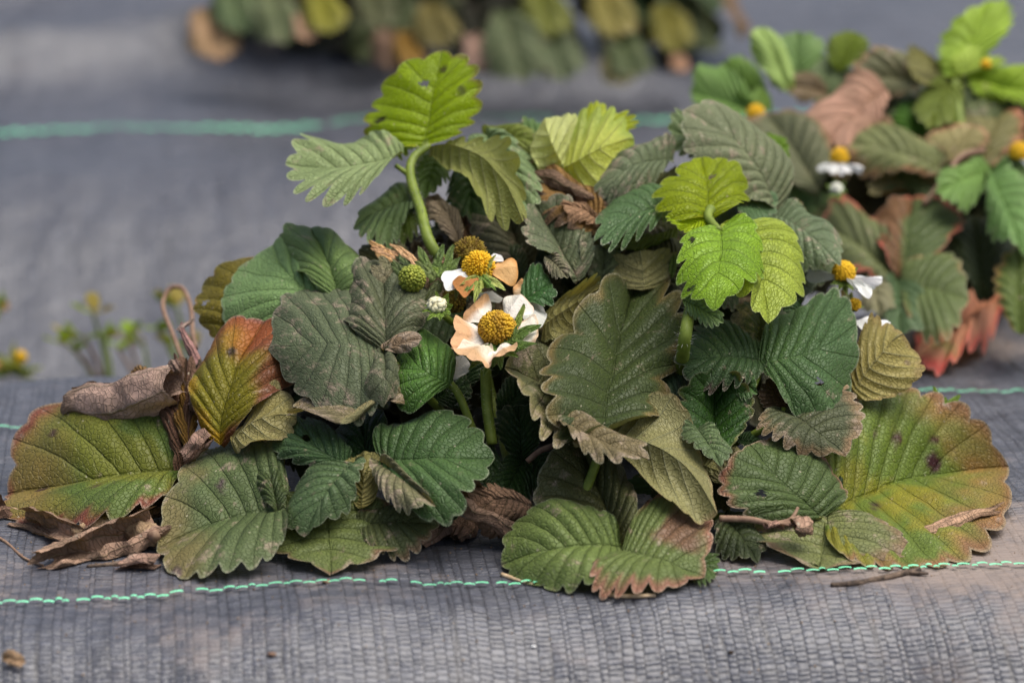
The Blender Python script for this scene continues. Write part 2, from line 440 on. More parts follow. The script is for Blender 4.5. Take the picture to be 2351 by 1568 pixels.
    me.loops.add(len(faces) * 4); me.loops.foreach_set('vertex_index', faces.astype(np.int32).ravel())
    me.polygons.add(len(faces)); me.polygons.foreach_set('loop_start', np.arange(0, len(faces) * 4, 4, dtype=np.int32))
    me.polygons.foreach_set('loop_total', np.full(len(faces), 4, np.int32))
    me.polygons.foreach_set('use_smooth', np.ones(len(faces), bool))
    me.update()
    ca = me.attributes.new('col', 'FLOAT_COLOR', 'POINT'); ca.data.foreach_set('color', np.concatenate(cols).astype(np.float32).ravel())
    da = me.attributes.new('dust', 'FLOAT', 'POINT'); da.data.foreach_set('value', np.concatenate(dst).astype(np.float32))
    li = faces.ravel()
    for nm, arr in (('vein', np.concatenate(uvv)), ('plane', np.concatenate(uvp))):
        ul = me.uv_layers.new(name=nm); ul.data.foreach_set('uv', arr[li].astype(np.float32).ravel())
    me.materials.append(mat or M_LEAF)
    me.validate()
    o = link(name, me, parent)
    if label: o['label'] = label
    return o

def tube_mesh(name, pts, rads, mat, seg=10, sub=6, hairs=0, hl=.0022, bump=0.0):
    pts = np.asarray(pts, float); n = len(pts)
    ts = np.linspace(0, n - 1, (n - 1) * sub + 1); out = []
    for t in ts:
        i = min(int(t), n - 2); f = t - i
        p0, p1, p2, p3 = pts[max(i - 1, 0)], pts[i], pts[i + 1], pts[min(i + 2, n - 1)]
        out.append(.5 * (2 * p1 + (p2 - p0) * f + (2 * p0 - 5 * p1 + 4 * p2 - p3) * f * f + (3 * p1 - p0 - 3 * p2 + p3) * f ** 3))
    out = np.array(out); rr = np.interp(ts, np.arange(n), rads)
    V = []; F = []
    prev = np.array([.3, .1, 1.0])
    for k in range(len(out)):
        tg = nrm(out[min(k + 1, len(out) - 1)] - out[max(k - 1, 0)])
        e1 = nrm(prev - tg * np.dot(prev, tg)); e2 = np.cross(tg, e1); prev = e1
        for j in range(seg):
            a = 2 * math.pi * j / seg
            b = 1 + bump * (random.random() - .5)
            V.append(out[k] + (e1 * math.cos(a) + e2 * math.sin(a)) * rr[k] * b)
    for k in range(len(out) - 1):
        for j in range(seg):
            F.append((k * seg + j, k * seg + (j + 1) % seg, (k + 1) * seg + (j + 1) % seg, (k + 1) * seg + j))
    F.append(tuple(range(seg))[::-1]); F.append(tuple(range((len(out) - 1) * seg, len(out) * seg)))
    V = np.array(V) - ORG
    me = mesh_from(name, V, F, mat)
    hm = None
    if hairs:
        HV = []; HF = []
        for _ in range(hairs):
            k = random.randrange(len(out)); a = random.uniform(0, 2 * math.pi)
            v = V[k * seg + random.randrange(seg)]; c = out[k] - ORG; dr = nrm(v - c)
            tg = nrm(out[min(k + 1, len(out) - 1)] - out[max(k - 1, 0)])
            sv = np.cross(dr, tg) * .00006; tv = tg * .00006
            L_ = hl * random.uniform(.5, 1.2); tip = v + dr * L_ + tg * random.uniform(-.4, .4) * L_
            sh = tg * random.uniform(-.5, .5) * (np.linalg.norm(pts[-1] - pts[0]) / max(len(out) - 1, 1))
            b = len(HV); HV += [v + sh + sv, v + sh - sv, v + sh + tv, tip + sh]; HF += [(b, b + 1, b + 3), (b + 1, b + 2, b + 3), (b + 2, b, b + 3)]
        hm = mesh_from('hairs', HV, HF, M_HAIR, False)
    return me, hm
def stalk(parent, pts, r0=.0016, r1=None, mat=None, name='leaf_stalk', hairs=0, raw=False, label=None, seg=10):
    q = [np.asarray(p, float) for p in pts] if raw else [C3(p) for p in pts]
    r1 = r0 if r1 is None else r1
    me, hm = tube_mesh(name, q, np.linspace(r0, r1, len(q)), mat or M_STALK, hairs=hairs, seg=seg)
    o = link(name, me, parent)
    if hm: tag(link('hairs', hm, o), kind='stuff')
    if label: o['label'] = label
    return o

def rolled(parent, A, Bp, r0, r1, turns, col, name='dry_leaf', crump=.06, start=0.0, na=60, nb=70, frill=.12, mat=None, seed=1, dust=.1, raw=False, flare=0, holes=()):
    """a dead leaf rolled up along its length: spiral sheet about the axis A-B"""
    if not raw: A, Bp = C3(A), C3(Bp)
    ax = Bp - A; ln = np.linalg.norm(ax); ax = ax / ln
    e1 = nrm(np.cross(ax, np.array([0, 0, 1.0]))); e2 = np.cross(e1, ax)
    r = np.random.default_rng(seed)
    u = np.linspace(0, 1, na)[:, None]; v = np.linspace(0, 1, nb)[None, :]
    rad = (r0 + (r1 - r0) * u) * (1 - .42 * v) * (1 + .18 * vnoise(V3(u * 4, v * 3, seed), seed)) * (.75 + .25 * np.sin(math.pi * np.clip(u * .9 + .08, 0, 1)))
    ang = start + turns * 2 * math.pi * v + .5 * u
    edge = frill * (vnoise(V3(v * 9, 0 * u, seed), 2)) * (np.abs(u - .5) * 2) ** 3
    pos = A + ax * ((u + edge) * ln)[..., None] + (e1 * np.cos(ang)[..., None] + e2 * np.sin(ang)[..., None]) * rad[..., None]
    q = pos / .02
    for a_, f_ in ((1, 1.6), (.5, 4.0), (.22, 9.0)):
        pos = pos + crump * a_ * .02 * np.stack([vnoise(q * f_ + seed, 4 + i) for i in range(3)], -1)
    pv = pos.reshape(-1, 3); pv[:, 2] = np.maximum(pv[:, 2], ground_xy(pv[:, 0], pv[:, 1]) + .0007)
    idx = np.arange(na * nb).reshape(na, nb)
    quad = np.stack([idx[:-1, :-1], idx[:-1, 1:], idx[1:, 1:], idx[1:, :-1]], -1).reshape(-1, 4)
    if holes:
        U = np.broadcast_to(u, (na, nb))[:-1, :-1].reshape(-1); W = np.broadcast_to(v, (na, nb))[:-1, :-1].reshape(-1)
        keep = np.ones(len(quad), bool)
        for hx, hy, hr in holes: keep &= np.hypot(U - hx, (W - hy) * turns * .8) > hr
        quad = quad[keep]
    me = mesh_from(name, pv - ORG, quad, mat or M_DRY)
    c = np.broadcast_to(np.array([*col, .05]), (na * nb, 4)).copy()
    mk = smooth(-.4, .6, fbm(V3(u * 5, v * 6, seed), 3)).reshape(-1, 1)
    c[:, :3] = c[:, :3] * (.7 + .6 * mk)
    ca = me.attributes.new('col', 'FLOAT_COLOR', 'POINT'); ca.data.foreach_set('color', c.astype(np.float32).ravel())
    da = me.attributes.new('dust', 'FLOAT', 'POINT'); da.data.foreach_set('value', np.full(na * nb, dust, np.float32))
    li = quad.ravel()
    arrv = np.stack([np.broadcast_to(v * 6, (na, nb)), np.broadcast_to(u * .9 + .06, (na, nb))], -1).reshape(-1, 2)
    arrp = np.stack([np.broadcast_to(u * ln, (na, nb)), np.broadcast_to(v * turns * 6.28 * r0 * .7, (na, nb))], -1).reshape(-1, 2) + seed
    me.validate(); nl = len(me.loops); vi = np.empty(nl, np.int32); me.loops.foreach_get('vertex_index', vi)
    for nm, arr in (('vein', arrv), ('plane', arrp)):
        ul = me.uv_layers.new(name=nm); ul.data.foreach_set('uv', arr[vi].astype(np.float32).ravel())
    return link(name, me, parent)

# ------------------------------------------------------------------ flower parts
def knobby(name, c, axis, rad, hgt, mat, knobs=260, kr=.00055, kl=.0011, base_mat=None, seed=1):
    """receptacle: a dome beset with fine knobs"""
    axis = nrm(axis); e1 = nrm(np.cross(axis, [.3, .2, 1.0])); e2 = np.cross(axis, e1)
    V = []; F = []
    nu, nv = 18, 10
    for i in range(nv + 1):
        th = (math.pi * .62) * i / nv
        for j in range(nu):
            a = 2 * math.pi * j / nu
            V.append(c + axis * hgt * math.cos(th) + (e1 * math.cos(a) + e2 * math.sin(a)) * rad * math.sin(th))
    for i in range(nv):
        for j in range(nu):
            F.append((i * nu + j, i * nu + (j + 1) % nu, (i + 1) * nu + (j + 1) % nu, (i + 1) * nu + j))
    rr = np.random.default_rng(seed)
    for k in range(knobs):
        z = 1 - 1.35 * (k + .5 + rr.uniform(-2.5, 2.5)) / knobs; z = min(z, .999); a = k * 2.39996 + rr.uniform(-.12, .12)
        s_ = math.sqrt(max(0, 1 - z * z))
        dn = axis * z * (rad / hgt) + (e1 * math.cos(a) + e2 * math.sin(a)) * s_
        p = c + axis * hgt * z + (e1 * math.cos(a) + e2 * math.sin(a)) * rad * s_
        dn = nrm(dn + .15 * rr.normal(size=3)); f1 = nrm(np.cross(dn, [.1, .9, .3])); f2 = np.cross(dn, f1)
        L_ = kl * rr.uniform(.7, 1.25); b = len(V)
        for q in range(4):
            aa = q * math.pi / 2; V.append(p + (f1 * math.cos(aa) + f2 * math.sin(aa)) * kr * .8 - dn * kr * .5)
        for q in range(4):
            aa = q * math.pi / 2; V.append(p + dn * L_ * .75 + (f1 * math.cos(aa) + f2 * math.sin(aa)) * kr)
        V.append(p + dn * L_)
        for q in range(4):
            F.append((b + q, b + (q + 1) % 4, b + 4 + (q + 1) % 4, b + 4 + q)); F.append((b + 4 + q, b + 4 + (q + 1) % 4, b + 8))
    return mesh_from(name, np.array(V) - ORG, F, mat)
WH = (.80, .80, .78); TAN = (.62, .36, .17); CREAM = (.78, .66, .50)
def petal(parent, B, T, L, R, col=WH, widen=1.0, **kw):
    cx, cy = (L[0] + R[0]) / 2, (L[1] + R[1]) / 2
    L = (cx + (L[0] - cx) * widen, cy + (L[1] - cy) * widen, *L[2:]); R = (cx + (R[0] - cx) * widen, cy + (R[1] - cy) * widen, *R[2:])
    a = dict(teeth=6, tooth=0.0, per=5, ntt=10, mat=M_PETAL, name='petal', trans=.28, quilt=.004, wav=.05, arch=-.06, dust=0, tdust=0, base_w=.35, crump=0.0)
    a.update(kw); return leaflet(parent, B, T, L, R, col=col, **a)
def sepal(parent, B, T, wd=14, col=(.10, .17, .04), off=0, **kw):
    bx, by = B[0], B[1]; tx, ty = T[0], T[1]; l = math.hypot(tx - bx, ty - by) + 1e-6
    nx, ny = -(ty - by) / l * wd, (tx - bx) / l * wd
    mx, my = bx + (tx - bx) * .45, by + (ty - by) * .45
    o0 = B[2] if len(B) > 2 else 0; o1 = T[2] if len(T) > 2 else o0
    a = dict(teeth=4, tooth=0.0, per=4, ntt=6, name='sepal', trans=.2, quilt=0, wav=.03, arch=.05, dust=.05, tdust=.05, base_w=.95, point=.75)
    a.update(kw)
    return leaflet(parent, (bx, by, o0), (tx, ty, o1), (mx + nx, my + ny, (o0 + o1) / 2), (mx - nx, my - ny, (o0 + o1) / 2), col=col, **a)

# ================================================================== THE SETTING
def build_ground():
    a = np.concatenate([[-40, -20, -8, -4, -2.2, -1.4, -1.0, -.7], np.linspace(-.5, .5, 420), [.7, 1.0, 1.4, 2.2, 4, 8, 20, 40]])
    b = np.concatenate([[-12, -5, -2, -1, -.6, -.4, -.3], np.linspace(-.26, .16, 260), np.linspace(.165, 1.3, 170), [1.5, 1.8, 2.3, 3, 4.5, 8, 20, 60]])
    A, Bm = np.meshgrid(a, b, indexing='ij')
    Z = ground_ab(A, Bm)
    xy = A[..., None] * AX + Bm[..., None] * BX
    V = np.concatenate([xy, Z[..., None]], -1)
    na, nb = A.shape
    arc = np.concatenate([np.zeros((na, 1)), np.cumsum(np.hypot(np.diff(Bm, axis=1), np.diff(Z, axis=1)), axis=1)], 1)
    arc = np.clip(arc, -100, 100)
    idx = np.arange(na * nb).reshape(na, nb)
    quad = np.stack([idx[:-1, :-1], idx[1:, :-1], idx[1:, 1:], idx[:-1, 1:]], -1).reshape(-1, 4)
    me = bpy.data.meshes.new('ground_cloth')
    v = V.reshape(-1, 3)
    me.vertices.add(len(v)); me.vertices.foreach_set('co', v.astype(np.float32).ravel())
    me.loops.add(len(quad) * 4); me.loops.foreach_set('vertex_index', quad.astype(np.int32).ravel())
    me.polygons.add(len(quad)); me.polygons.foreach_set('loop_start', np.arange(0, len(quad) * 4, 4, dtype=np.int32))
    me.polygons.foreach_set('loop_total', np.full(len(quad), 4, np.int32)); me.polygons.foreach_set('use_smooth', np.ones(len(quad), bool))
    me.update()
    j0 = int(np.argmin(np.abs(b)))
    uv = np.stack([A, arc - arc[:, j0:j0 + 1]], -1).reshape(-1, 2)
    ul = me.uv_layers.new(name='cloth'); ul.data.foreach_set('uv', uv[quad.ravel()].astype(np.float32).ravel())
    # soil washed onto the cloth: on the bed's top near the plant and to its right
    d = .10 * np.exp(-((Bm + .10) / .05) ** 2) + .26 * smooth(.02, .14, A) * np.exp(-((Bm + .11) / .05) ** 2)
    d = d + .14 * np.exp(-((Bm - .13) / .03) ** 2) * smooth(.1, .17, A) + .05 * smooth(.6, .8, Bm)
    d = d - .10 * smooth(-.16, -.20, Bm) - .12 * smooth(.2, .3, Bm)
    da = me.attributes.new('dust', 'FLOAT', 'POINT'); da.data.foreach_set('value', d.reshape(-1).astype(np.float32))
    me.materials.append(M_CLOTH)
    return tag(link('ground', me), 'grey black woven ground cloth over the raised beds', kind='structure')
ground = build_ground()

def tape_strip(a0, a1, b, wid, lift, rise):
    n = 5; V = []; F = []
    for i in range(n):
        a = a0 + (a1 - a0) * i / (n - 1)
        for k in (-1, 1):
            bb = b + k * wid / 2
            xy = a * AX + bb * BX
            z = float(ground_ab(a, bb)) + lift + rise * math.sin(math.pi * i / (n - 1))
            V.append((xy[0], xy[1], z))
    for i in range(n - 1): F.append((2 * i, 2 * i + 2, 2 * i + 3, 2 * i + 1))
    return V, F
def green_line(bline, a0, a1, fine, seed):
    """the green marker tapes of the cloth: they surface between the cross tapes"""
    rr = random.Random(seed); a = a0; k = 0; allV = []; allF = []
    while a < a1:
        l = rr.choice([.0042, .0046, .0038, .0022]) if fine else rr.uniform(.006, .009)
        off = (.0008 if k % 2 else -.0008) if fine else (.0022 if k % 2 else -.0022)
        bb = bline + off + .0022 * math.sin(a * 17 + seed) * (1 if fine else 2) + .0012 * math.sin(a * 47)
        V, F = tape_strip(a, a + l * .90, bb, .0011 if fine else .0026, .0014, .0003)
        if rr.random() < (.94 if fine else .97):
            if fine:
                o = link('green_tape', mesh_from('green_tape', V, F, M_GREEN), ground)
            else:
                b0 = len(allV); allV += V; allF += [tuple(i + b0 for i in f) for f in F]
        a += l * (.98 if fine else .8); k += 1
    if not fine: tag(link('green_marker_line', mesh_from('green_marker_line', allV, allF, M_GREEN), ground), kind='stuff')
green_line(B1, -.21, .22, True, 3)
green_line(B2, -.24, -.12, True, 5); green_line(B2, .12, .26, True, 6)
green_line(B3, -.45, .45, False, 7)

# ================================================================== THE MAIN PLANT
DG = (.026, .070, .020); MG = (.050, .115, .034); GG = (.105, .140, .080); FG = (.165, .290, .030); PG = (.36, .46, .17); YG = (.25, .36, .035)
OL = (.165, .150, .040); BG = (.085, .150, .085); BR = (.170, .105, .070); DB = (.09, .055, .035); DU = (.085, .095, .055); RED = (.24, .05, .05)
ORG = np.array([.0, .0, .0])
rp = P(1180, 1130, ground_d(1180, 1130)); ORG = np.array([rp[0], rp[1], float(ground_xy(rp[0], rp[1]))])
plant = tag(empty('strawberry_plant', ORG), 'large sharp strawberry plant with withered cream flowers, filling the bed in front', 'plant', 'strawberry plants on the cloth')
S = lambda pts, **k: stalk(plant, pts, **k)
Lf = lambda *a, **k: leaflet(k.pop('on', plant), *a, **k)

# tall backlit leaf
sA = S([(1120, 700, 3), (1000, 580, -.5), (965, 480, -.8), (942, 405, -.8), (950, 362, -.6), (985, 335, -.4)], r0=.0022, r1=.0014, hairs=420)
Lf((972, 338, .1), (1015, 117, 1.0), (838, 262, .6), (1122, 225, .6), col=(.26, .37, .006), on=sA, trans=.5, tooth=.15, teeth=8, rim=(.2, .2, .05), rimw=.12, holes=((-.13, .62, .07),), spots=((.1, .78, .10, (.10, .11, .03)), (-.72, .4, .10, (.05, .05, .01)), (.55, .55, .12, (.15, .19, .06))), dust=-.1, tdust=.2, label='upright backlit yellow green leaflet with a small hole', base_w=.8)
Lf((926, 350, -.6), (655, 378, -2.0), (800, 320, -.2), (775, 470, -2.5), (800, 382, -1.6), col=(.22, .29, .17), on=sA, trans=.2, dust=.15, tooth=.16, wav=.05)
Lf((985, 335, -.6), (1198, 512, -2.0), (1150, 318, -.8), (1045, 388, -1.5), (1110, 360, -1.6), col=(.22, .25, .05), on=sA, under=True, trans=.35, tooth=.14, wav=.04)
Lf((845, 325, 2), (965, 345, 1), (900, 320, 1.5), (890, 352, 1), col=YG, on=sA, trans=.4)
stalk(sA, [(940, 402, -.8), (922, 390, -.8), (908, 380, -1.0)], r0=.0011, r1=.0008)
# leaves behind it
Lf((1115, 310, 1), (1228, 500, .5), (1222, 370, .6), (1095, 430, 1.5), col=(.15, .22, .12), dust=.15, wav=.04)
Lf((1075, 375, 1.8), (1085, 512, 1.5), (1022, 440, 1.5), (1165, 460, 1.5), col=(.03, .075, .012), trans=.3)
Lf((1005, 345, 1.6), (975, 458, 1.2), (938, 400, 1.3), (1035, 400, 1.6), col=(.10, .17, .05), trans=.3)
sB = S([(1130, 640, 4), (1030, 520, 3.5), (958, 462, 2.5)], r0=.0012)
Lf((962, 455, 2.2), (808, 525, 1.0), (890, 440, 2.5), (905, 552, 1.0), (880, 478, 1.4), col=(.13, .20, .10), on=sB, trans=.3, dust=.1)
Lf((955, 470, 2.6), (850, 552, 2.0), (860, 495, 2.4), (955, 550, 2.4), col=(.08, .13, .015), on=sB, trans=.4)
Lf((1110, 312, 2), (1248, 330, 1.0), (1180, 290, 1.8), (1175, 350, 1.2), col=(.19, .24, .06), trans=.35, wav=.05)
Lf((1275, 400, 2), (1185, 290, 3), (1260, 300, 2.6), (1195, 375, 2.5), col=(.10, .18, .06), trans=.25)
# pale unfolding leaf
sC = S([(1330, 600, 4), (1325, 440, 1.5), (1300, 382, .8)], r0=.002, r1=.0016, hairs=120)
Lf((1295, 388, .6), (1455, 318, .6), (1368, 235, 1.2), (1405, 440, .2), (1370, 345, -.6), col=(.52, .60, .12), on=sC, under=True, trans=.4, teeth=7, tooth=.16, rim=(.33, .45, .05), rimw=.5, dust=-.2, base_w=.9, label='pale lime leaflet still half folded')
Lf((1296, 388, .9), (1250, 272, .8), (1318, 280, 1.0), (1220, 365, .4), (1262, 318, -.6), col=(.55, .62, .32), on=sC, under=True, trans=.3, teeth=7, tooth=.06, dust=-.2, base_w=.9, label='pale whitish green folded leaflet')
Lf((1296, 385, 1.6), (1400, 262, 2.0), (1330, 262, 1.8), (1450, 300, 1.8), col=(.38, .46, .06), on=sC, trans=.5, dust=-.2)
Lf((1300, 400, 2.4), (1370, 450, 2.4), (1300, 430, 2.4), (1400, 410, 2.4), col=(.06, .13, .02), trans=.3)
Lf((1290, 395, 2.4), (1265, 440, 2.4), (1240, 410, 2.4), (1300, 430, 2.4), col=(.06, .12, .02), trans=.3)
# right hand upper leaves
sD = S([(1650, 700, 4), (1700, 560, 2.5), (1772, 470, 2)], r0=.0016)
Lf((1785, 478, 1.2), (1568, 255, 1.0), (1752, 300, 1.6), (1630, 440, .4), (1700, 340, -.2), col=(.15, .18, .12), on=sD, dust=.25, tooth=.07, wav=.03, label='grey green folded leaflet curling over')
Lf((1655, 350, 2.0), (1532, 295, 2.0), (1590, 262, 2.4), (1590, 372, 1.6), col=(.12, .18, .09), on=sD, dust=.2)
Lf((1730, 345, 4), (1815, 362, 3.6), (1775, 305, 4), (1765, 388, 3.8), col=(.15, .27, .02), trans=.5, dust=0)
Lf((1640, 460, 2.6), (1690, 350, 2.6), (1625, 400, 2.6), (1730, 410, 2.6), col=(.04, .08, .02), under=True)
Lf((1545, 368, .8), (1356, 445, .2), (1465, 330, .8), (1455, 468, .2), (1450, 385, -.6), col=(.12, .16, .10), dust=.35, tooth=.2, tdust=.35)
Lf((1550, 380, 1.8), (1420, 462, 1.6), (1470, 400, 1.8), (1510, 470, 1.6), col=(.05, .07, .012), under=True, trans=.3)
Lf((1575, 492, .2), (1362, 555, -1.0), (1440, 440, .6), (1480, 545, -1.2), (1470, 488, -1.0), col=(.075, .145, .065), tooth=.2, dust=.08, wav=.03)
Lf((1560, 520, .8), (1380, 560, .2), (1450, 520, .6), (1480, 562, .4), col=(.10, .17, .02), under=True, trans=.35)
sE = S([(1560, 900, 3), (1572, 780, -2.2), (1590, 690, -2.0), (1625, 590, -1.6), (1630, 500, -2.0)], r0=.0024, r1=.0016, hairs=160)
Lf((1630, 505, -2.0), (1608, 362, -1.0), (1500, 462, -1.6), (1722, 425, -1.6), col=(.28, .36, .012), on=sE, trans=.5, teeth=7, tooth=.16, base_w=1.0, dust=-.2, holes=((.1, .55, .08), (.75, .22, .1)), label='small bright backlit leaflet above its pale stalk')
Lf((1628, 500, -2.2), (1560, 530, -2.0), (1540, 490, -2), (1610, 535, -2.4), col=(.31, .43, .01), on=sE, trans=.4, tooth=.16, dust=-.2)
Lf((1652, 522, -3.0), (1640, 715, -4.2), (1545, 615, -3.6), (1758, 605, -3.8), (1650, 615, -4.6), col=(.22, .36, .04), on=sE, trans=.3, teeth=8, tooth=.14, dust=-.25, tdust=.1, arch=.06, base_w=.85, holes=((-.62, .30, .06), (-.6, .78, .08)), label='bright green hanging leaflet')
Lf((1690, 525, -2.6), (1765, 742, -2.6), (1650, 640, -2.6), (1848, 605, -2.0), (1745, 630, -2.9), col=(.34, .43, .10), on=sE, trans=.4, teeth=8, tooth=.13, dust=-.2, base_w=.85, label='pale yellow green hanging leaflet')
Lf((1700, 525, -1.8), (1832, 640, -1.2), (1800, 540, -1.2), (1745, 640, -1.4), col=(.40, .50, .12), on=sE, under=True, trans=.35, tooth=.14, dust=-.2)
stalk(sE, [(1632, 480, -2.4), (1626, 500, -2.6), (1652, 530, -3.2)], r0=.0018, r1=.0012)
Lf((1570, 690, -2.8), (1662, 742, -3.0), (1625, 690, -3.0), (1600, 745, -2.8), col=(.16, .24, .12), dust=0, wav=.04)
Lf((1690, 470, .8), (1785, 462, .8), (1750, 405, 1), (1745, 530, .6), col=(.085, .155, .085), dust=.1)
Lf((1775, 495, 1.0), (1930, 612, -.6), (1885, 505, .8), (1815, 580, .2), (1860, 540, -.3), col=(.12, .17, .11), dust=.2, tooth=.1)
Lf((1830, 540, 3), (1905, 640, 2.5), (1905, 560, 3), (1835, 640, 2.8), col=(.05, .08, .02), dust=.1)
Lf((1790, 470, 3), (1835, 520, 2.6), (1845, 470, 3), (1790, 520, 3), col=OL)
# dead brown leaf in the heart
Lf((1395, 530, .6), (1225, 400, 1.0), (1340, 420, .8), (1270, 520, .6), col=(.18, .10, .03), mat=M_DRY, crump=.035, trans=.2, tooth=.2, rim=DB, rimw=.3, name='dry_leaflet', label='orange brown withered leaflet in the heart of the plant')
Lf((1390, 510, .2), (1285, 470, -.2), (1330, 470, 0), (1340, 520, 0), col=(.19, .11, .06), mat=M_DRY, crump=.05, name='dry_leaflet')
rolled(plant, (1222, 410, .8), (1380, 470, .3), .0045, .003, 1.1, DB, name='dry_leaflet', seed=5, crump=.09)
rolled(plant, (1190, 380, 1.5), (1225, 375, 1.5), .003, .002, .8, (.26, .18, .13), name='dry_leaflet', seed=15, crump=.09)
# dusty inner leaves
Lf((1330, 645, .2), (1228, 470, .6), (1352, 530, .6), (1215, 585, -.4), (1280, 560, .8), col=(.105, .135, .085), dust=.3, tooth=.1, edge=.05)
Lf((1255, 590, -.8), (1305, 640, -1), (1300, 600, -1), (1255, 625, -1), col=(.14, .135, .09), dust=.5)
Lf((1345, 640, .5), (1340, 520, .4), (1325, 580, .6), (1352, 570, 0), col=(.13, .15, .10), dust=.3)
Lf((1205, 625, 2.2), (1150, 452, 2), (1085, 545, 1.6), (1235, 530, 1.6), col=(.085, .085, .055), dust=.35, tooth=.06)
Lf((1200, 640, 1.6), (1150, 570, 1.8), (1110, 610, 1.6), (1210, 580, 1.4), col=(.05, .075, .03), dust=.2)
Lf((1235, 520, 1.6), (1268, 438, 2), (1225, 470, 1.6), (1292, 470, 1.8), col=(.13, .115, .06), dust=.2, rim=(.14, .06, .08), teeth=5)
Lf((1380, 655, .8), (1388, 562, .6), (1330, 612, .8), (1430, 598, .8), col=(.085, .115, .065), dust=.3, teeth=4)
Lf((1482, 665, .8), (1470, 575, .2), (1392, 620, .6), (1560, 595, .4), col=(.12, .10, .045), under=True, trans=.15, teeth=6)
Lf((1570, 620, 1.6), (1435, 560, 1.8), (1510, 520, 1.8), (1470, 620, 1.4), col=(.06, .06, .035), dust=.3)
Lf((1540, 640, .6), (1548, 580, .5), (1535, 610, .5), (1556, 610, .5), col=(.10, .16, .05))
Lf((1590, 720, 1.6), (1560, 590, 1.6), (1530, 660, 1.6), (1640, 650, 1.6), col=(.06, .065, .045), dust=.3)
Lf((1250, 745, -.4), (1425, 640, .6), (1315, 660, -.4), (1360, 760, .6), (1330, 690, .2), col=(.17, .145, .02), under=True, trans=.35, tooth=.1, wav=.05, rim=(.14, .16, .10), rimw=.1, label='olive leaflet showing its underside')
Lf((1200, 695, -.6), (1265, 650, -.6), (1215, 610, -.4), (1262, 700, -.8), col=(.035, .10, .028), teeth=5, dust=0)
Lf((1270, 760, .8), (1240, 900, .2), (1190, 840, .5), (1330, 820, .5), col=(.10, .09, .03), under=True, trans=.2)

# big central leaf
sF = S([(1300, 1230, 1), (1370, 1060, 0), (1385, 985, -.6)], r0=.0016)
Lf((1380, 995, -1.6), (1475, 615, 1.6), (1250, 830, -2.0), (1578, 800, -.2), (1412, 805, .7), col=(.050, .075, .020), on=sF, teeth=9, tooth=.15, rim=(.17, .135, .06), rimw=.22, dust=.06, tdust=.14, arch=.02, base_w=.75, label='largest dark leaflet in the middle, upright and cupped')
Lf((1400, 992, -1.0), (1160, 845, -1.2), (1300, 1040, -2.6), (1260, 735, 1.4), (1260, 890, .8), col=(.085, .095, .035), on=sF, teeth=10, tooth=.18, rim=(.22, .19, .085), rimw=.35, dust=.25, tdust=.3, base_w=.7)
Lf((1280, 965, -2.2), (1492, 1055, -2.6), (1395, 985, -1.6), (1350, 1052, -3.0), (1385, 1015, -2.4), col=(.16, .13, .075), on=sF, teeth=8, tooth=.2, dust=.28, tdust=.25, wav=.03)
Lf((1385, 1000, -1.2), (1650, 1182, -2.2), (1545, 910, -1.0), (1480, 1095, -1.4), (1535, 1040, -1.6), col=(.17, .155, .075), on=sF, under=True, teeth=9, tooth=.04, trans=.15, rim=(.26, .18, .12), rimw=.08, label='dull olive leaflet turned over, ribs showing')
Lf((1560, 830, 1.0), (1420, 980, .8), (1480, 870, 1), (1560, 930, 1), col=(.05, .09, .06), dust=.1)
Lf((1520, 1130, .5), (1470, 1085, .2), (1430, 1130, .5), (1520, 1090, .5), col=DG, teeth=5)
Lf((1560, 1160, .5), (1520, 1105, .2), (1490, 1140, .5), (1590, 1120, .5), col=(.035, .06, .02), teeth=6)
# right centre
sG = S([(1600, 1050, 3), (1720, 900, 0), (1748, 826, -.2)], r0=.0014)
Lf((1744, 826, -.4), (1968, 745, -.6), (1850, 680, -.2), (1895, 945, -1.2), (1860, 808, -1.2), col=(.055, .110, .042), on=sG, teeth=8, tooth=.07, dust=.02, tdust=.12, arch=.05, base_w=.7, holes=((.55, .5, .07),), label='glossy green drooping leaflet folded along its rib')
Lf((1748, 826, -.3), (1545, 832, -.4), (1640, 735, .2), (1675, 912, -.6), (1650, 820, -.8), col=(.035, .08, .026), on=sG, tooth=.17, dust=.12, rim=(.06, .035, .03), rimw=.12)
Lf((1752, 820, .2), (1738, 695, .6), (1680, 755, .4), (1812, 755, .2), col=(.06, .085, .04), on=sG, dust=.38, tooth=.15)
Lf((1690, 860, 0), (1740, 905, -.8), (1720, 840, -.6), (1690, 910, -.4), col=MG, on=sG)
sH = S([(1640, 1040, 2), (1760, 980, 0), (1800, 940, -.2)], r0=.0012)
Lf((1798, 942, -.3), (1940, 1048, -1.2), (1968, 900, -.6), (1768, 1015, -1.0), (1870, 985, -1.3), col=(.07, .085, .045), on=sH, teeth=9, tooth=.13, rim=(.22, .15, .10), rimw=.4, dust=.16, tdust=.32, base_w=.8)
Lf((1800, 940, .2), (1760, 870, .2), (1745, 930, .2), (1830, 880, .2), col=DB, dust=.1)
Lf((1640, 1045, -.2), (1642, 848, -.8), (1548, 945, -.5), (1730, 940, -.5), (1640, 940, .5), col=(.035, .085, .020), teeth=8, tooth=.13, rim=(.12, .13, .05), rimw=.1, dust=-.02, label='dark upright leaflet with pale tipped teeth')
Lf((1600, 985, -.9), (1655, 1072, -1.8), (1668, 1010, -1.2), (1560, 1000, -1.0), col=(.10, .15, .08), tooth=.12, dust=.1)
Lf((1600, 1060, -.2), (1650, 1080, -.2), (1620, 1040, 0), (1600, 1090, 0), col=OL, under=True)
Lf((1650, 1110, 0), (1690, 1022, 0), (1635, 1055, 0), (1722, 1075, 0), col=(.11, .085, .045), under=True, tooth=.05)
